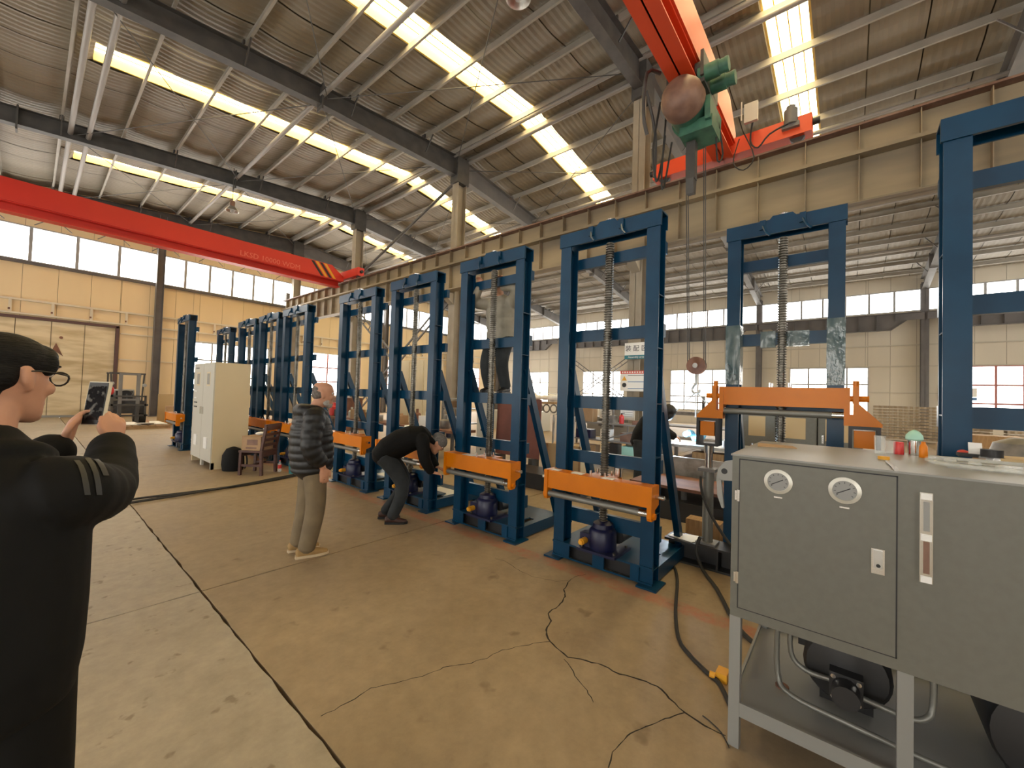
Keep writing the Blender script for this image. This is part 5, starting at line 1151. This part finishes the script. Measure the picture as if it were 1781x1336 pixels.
tag(obj('metal_tank', MB().lathe([(.24,0),(.26,.03),(.26,1.1),(.21,1.27),(.08,1.33)], n=24), 'scrap', None, (7.2,-1.5,0)), 'rounded grey metal tank standing beyond the power unit', 'tank')
# bar stock rack and machines deep in the hall
bk = thing('bar_rack', 'stock rack of horizontal steel bars beyond the welding bench', 'rack', (14,3.6,0))
for y in (-1.4,0,1.4): obj('post', MB().box((-.04,y-.04,0),(.04,y+.04,1.75)), 'steel_grey', bk)
for k in range(4): obj('arm', MB().box((-.5,-1.45,.35+k*.4),(.5,1.45,.39+k*.4)), 'steel_grey', bk)
for k in range(10): tag(obj('steel_bar', MB().box((13.5+.085*(k%5),2.3,.39+.4*(k//5*2)),(13.56+.085*(k%5),5.2-.1*(k%3),.46+.4*(k//5*2))), ['alu','rust','scrap'][k%3]), '%s steel bar lying on the %s arms of the stock rack'%(['bright','rusty','dull'][k%3],('lower','upper')[k//5]), 'bar', 'bars on the stock rack')
for k,(x,y,sx,sy,h_,m_,lb) in enumerate([(16,7.5,1.2,2.2,1.5,'steel_grey','grey machine tool housing beyond the shelf rack'),(18,1.2,1.2,2.0,1.35,'green','dull green machine tool near the side wall'),(15,12,1.5,2.5,1.6,'cream_front','pale machine tool cabinet far behind the row'),(12.5,15,1.2,2.4,1.5,'steel_grey','grey machine tool beside the laced brace'),(8.6,16.5,1.2,2.6,1.3,'rust','rusty machine frame near the end wall windows'),(20,-3.5,1.4,2.2,.8,'wood','stack of timber planks near the ribbed bars')]):
    t = thing('machine_tool' if k < 5 else 'timber_stack', lb, 'machine' if k < 5 else 'timber', (x,y,0))
    obj('bed', MB().box((-sx/2,-sy/2,0),(sx/2,sy/2,h_*.55)), m_, t); obj('head', MB().box((-sx/3,-sy/3,h_*.55),(sx/3,sy/5,h_)), m_, t); obj('panel', MB().box((-sx/2-.03,-sy/4,h_*.3),(-sx/2,sy/4,h_*.5)), 'steel_dark', t)

# ------------------------------------------------------------------ forklift corner
fk = thing('forklift', 'dark grey worn forklift parked in front of the sliding door', 'forklift', (2.5,21.3,0))
obj('body', MB().prism([(.0,.45),(1.9,.35),(2.1,.6),(2.05,1.05),(1.2,1.1),(.9,.75),(.35,.75),(.0,.95)], 'x', -.48, .48), 'steel_dark', fk)
for y, r_ in ((.35,.3),(1.7,.24)):
    for x in (-.52,.36): w_ = obj('wheel', MB().cyl((x,y,r_),(x+.18,y,r_),r_,20), 'rubber', fk); obj('rim', MB().cyl((x-.01,y,r_),(x+.19,y,r_),r_*.5,14), 'steel_grey', w_)
obj('overhead_guard', MB().bar((-.42,.35,.9),(-.48,.45,2.0),.05,.05,(0,1,0)).bar((.42,.35,.9),(.48,.45,2.0),.05,.05,(0,1,0)).bar((-.45,1.6,1.05),(-.48,1.35,2.0),.05,.05,(0,1,0)).bar((.45,1.6,1.05),(.48,1.35,2.0),.05,.05,(0,1,0)).box((-.52,.42,1.97),(.52,.47,2.03)).box((-.52,1.33,1.97),(.52,1.38,2.03)).box((-.5,.45,1.98),(-.45,1.35,2.02)).box((.45,.45,1.98),(.5,1.35,2.02)).box((-.02,.45,1.98),(.02,1.35,2.02)), 'steel_dark', fk)
ms = obj('mast', MB().box((-.3,-.12,.05),(-.2,.02,2.0)).box((.2,-.12,.05),(.3,.02,2.0)).box((-.3,-.1,1.93),(.3,0,2.0)).box((-.3,-.1,.95),(.3,0,1.02)), 'steel_grey', fk)
obj('carriage', MB().box((-.55,-.18,.35),(.55,-.12,.42)).box((-.55,-.18,.75),(.55,-.12,.82)).box((-.5,-.18,.35),(-.44,-.12,1.15)).box((.44,-.18,.35),(.5,-.12,1.15)).box((-.5,-.18,1.09),(.5,-.12,1.15)), 'steel_dark', ms)
for x in (-.3,.2): obj('fork', MB().box((x,-1.05,.0),(x+.1,-.12,.035)).box((x,-.16,.0),(x+.1,-.12,.75)), 'steel_dark', fk)
obj('seat', MB().box((-.25,.75,.75),(.25,1.15,.88)).box((-.25,1.1,.88),(.25,1.2,1.3)), 'black', fk)
obj('steering_wheel', MB().tube([(.17*math.cos(a),.62+.1*math.sin(a),1.2+.12*math.sin(a)) for a in [2*math.pi*i/12 for i in range(12)]], .015, 6, closed=True).cyl((0,.5,.8),(0,.62,1.2),.02,8), 'black', fk)
obj('headlamp', MB().cyl((-.45,.38,1.6),(-.45,.3,1.6),.07,12).cyl((.48,.38,1.55),(.48,.3,1.55),.07,12), 'alu', fk)
obj('fuel_tank', MB().cyl((-.35,1.7,1.2),(.35,1.7,1.2),.16,16), 'steel_grey', fk)
tag(obj('red_rag', MB().ell((0,0,0),(.09,.06,.16),10,8), 'red_plastic', None, (2.03,21.5,1.32)), 'red cloth hung on the forklift guard post', 'cloth')
pa = thing('pallet', 'brown wooden pallet in front of the forklift with scrap sheets', 'pallet', (2.75,19.75,0))
for k in range(7): obj('deck_board', MB().box((-.75+k*.21,-.45,.1),(-.58+k*.21,.45,.12)), 'wood', pa)
for y in (-.42,0,.34): obj('stringer', MB().box((-.75,y,0),(.7,y+.08,.1)), 'wood', pa)
for k,(x,y,a_) in enumerate([(2.35,19.7,.3),(2.75,19.6,-.2),(3.1,19.8,.5)]):
    o = tag(obj('cardboard_scrap', MB().prism([(-.25,-.1),(.3,-.16),(.22,.18),(-.1,.2)], 'z', 0, .02), 'paper', None, (x,y,.17+.0*k)), 'bent %s cardboard scrap lying on the pallet'%['pale','torn','folded'][k], 'cardboard'); o.rotation_euler = (.25*(1-2*(k%2)),.0,a_); o.location.z = .165
for k,(x,y,sx,sy,h_,m_,lb) in enumerate([(3.75,20.9,.4,.3,.75,'cardboard','brown carton standing right next to the forklift mast'),(3.9,19.9,.5,.5,.3,'scrap','pile of steel offcuts beside the pallet'),(4.5,20.6,.7,.5,.45,'steel_dark','dark steel box in the scrap corner'),(4.1,17.2,.35,.3,.42,'cream_front','pale box on the floor in front of the forward machine'),(3.8,22.5,.5,.1,1.2,'plywood','plywood board leaning against the end wall'),(4.6,22.6,.6,.1,.95,'wood','brown board standing by the end wall window'),(5.6,21.5,1.2,.5,.5,'rust','rusty steel crate near the end wall window')]):
    box_thing('scrap_box' if k not in (4,5) else 'board', lb, 'scrap' if k not in (4,5) else 'board', (x-sx/2,y-sy/2,0), (x+sx/2,y+sy/2,h_), m_)
for k in range(4): box_thing('steel_plank', '%s long plank stacked in the scrap corner'%['lowest','second','third','topmost'][k], 'plank', (4.9,22.0,.02+.14*k), (7.2,22.2+.03*k,.13+.14*k), ['wood','scrap','wood','rust'][k], 'planks stacked in the corner')

# ------------------------------------------------------------------ signs, lamps
sg = thing('assembly_area_sign', 'white and teal sign reading assembly area on the column', 'sign', (10.18,4.32,2.68))
obj('board', MB().box((0,-.36,.1),(.03,.29,.43)), 'paper', sg); obj('lower_band', MB().box((-.004,-.36,0),(.03,.29,.1)), 'sign_teal', sg)
obj('chinese_lettering', facing_minus_x(text_mesh('装 配 区', .17, 'black')), None, sg, (-.003,-.03,.27)); obj('english_lettering', facing_minus_x(text_mesh('Assembly area', .075, 'paper')), None, sg, (-.007,-.03,.05))
s2 = thing('safety_sign', 'white safety notice board with a red header under the area sign', 'sign', (10.18,4.25,1.83))
obj('board', MB().box((0,-.55,0),(.03,.47,.54)), 'paper', s2); hb_ = obj('red_header', MB().box((-.004,-.55,.46),(0,.47,.54)), 'sign_red', s2)
for k in range(13): obj('header_glyph', MB().box((-.006,.38-k*.068,.482),(-.004,.42-k*.068,.52)), 'paper', hb_)
for z, m_ in ((.41,'steel_grey'),(.24,'sign_blue'),(.06,'sign_blue')): obj('line', MB().box((-.004,-.5,z),(0,.25,z+.018)), m_, s2)
obj('warning_triangle', MB().prism([(.28,.28),(.42,.28),(.35,.40)], 'x', -.004, 0), 'yellow', s2); obj('symbol_ring', MB().lathe([(.045,0),(.06,0),(.06,-.004),(.045,-.004)], (0,.35,.16), 20, 'x'), 'black', s2)
s3 = thing('area_sign', 'small white and blue area sign on the pale side wall', 'sign', (29.9,-4.1,2.05))
obj('board', MB().box((0,-.75,.16),(.04,.55,.62)), 'paper', s3); obj('lower_band', MB().box((-.01,-.75,0),(.04,.55,.15)), 'sign_blue', s3); obj('lettering', facing_minus_x(text_mesh('喷 漆 区', .28, 'black')), None, s3, (-.005,-.05,.4))
for x, y, z, lb in [(4.95,19.0,8.62,'round high bay lamp hanging over the far crane'),(5.35,4.6,8.75,'round high bay lamp hanging above the machine row')]:
    l_ = thing('high_bay_lamp', lb, 'lamp', (x,y,z))
    obj('reflector', MB().lathe([(.09,.2),(.14,.14),(.22,.03),(.235,0),(.225,.0),(.13,.13)], n=24), 'alu', l_); obj('housing', MB().cyl((0,0,.18),(0,0,.4),.09,16), 'brown_metal', l_); obj('bulb', MB().ell((0,0,.04),(.08,.08,.09),12,8), 'glass_clear', l_); obj('suspension_rod', MB().cyl((0,0,.4),(0,0,zt(x)+.05-z),.012,8), 'steel_dark', l_)
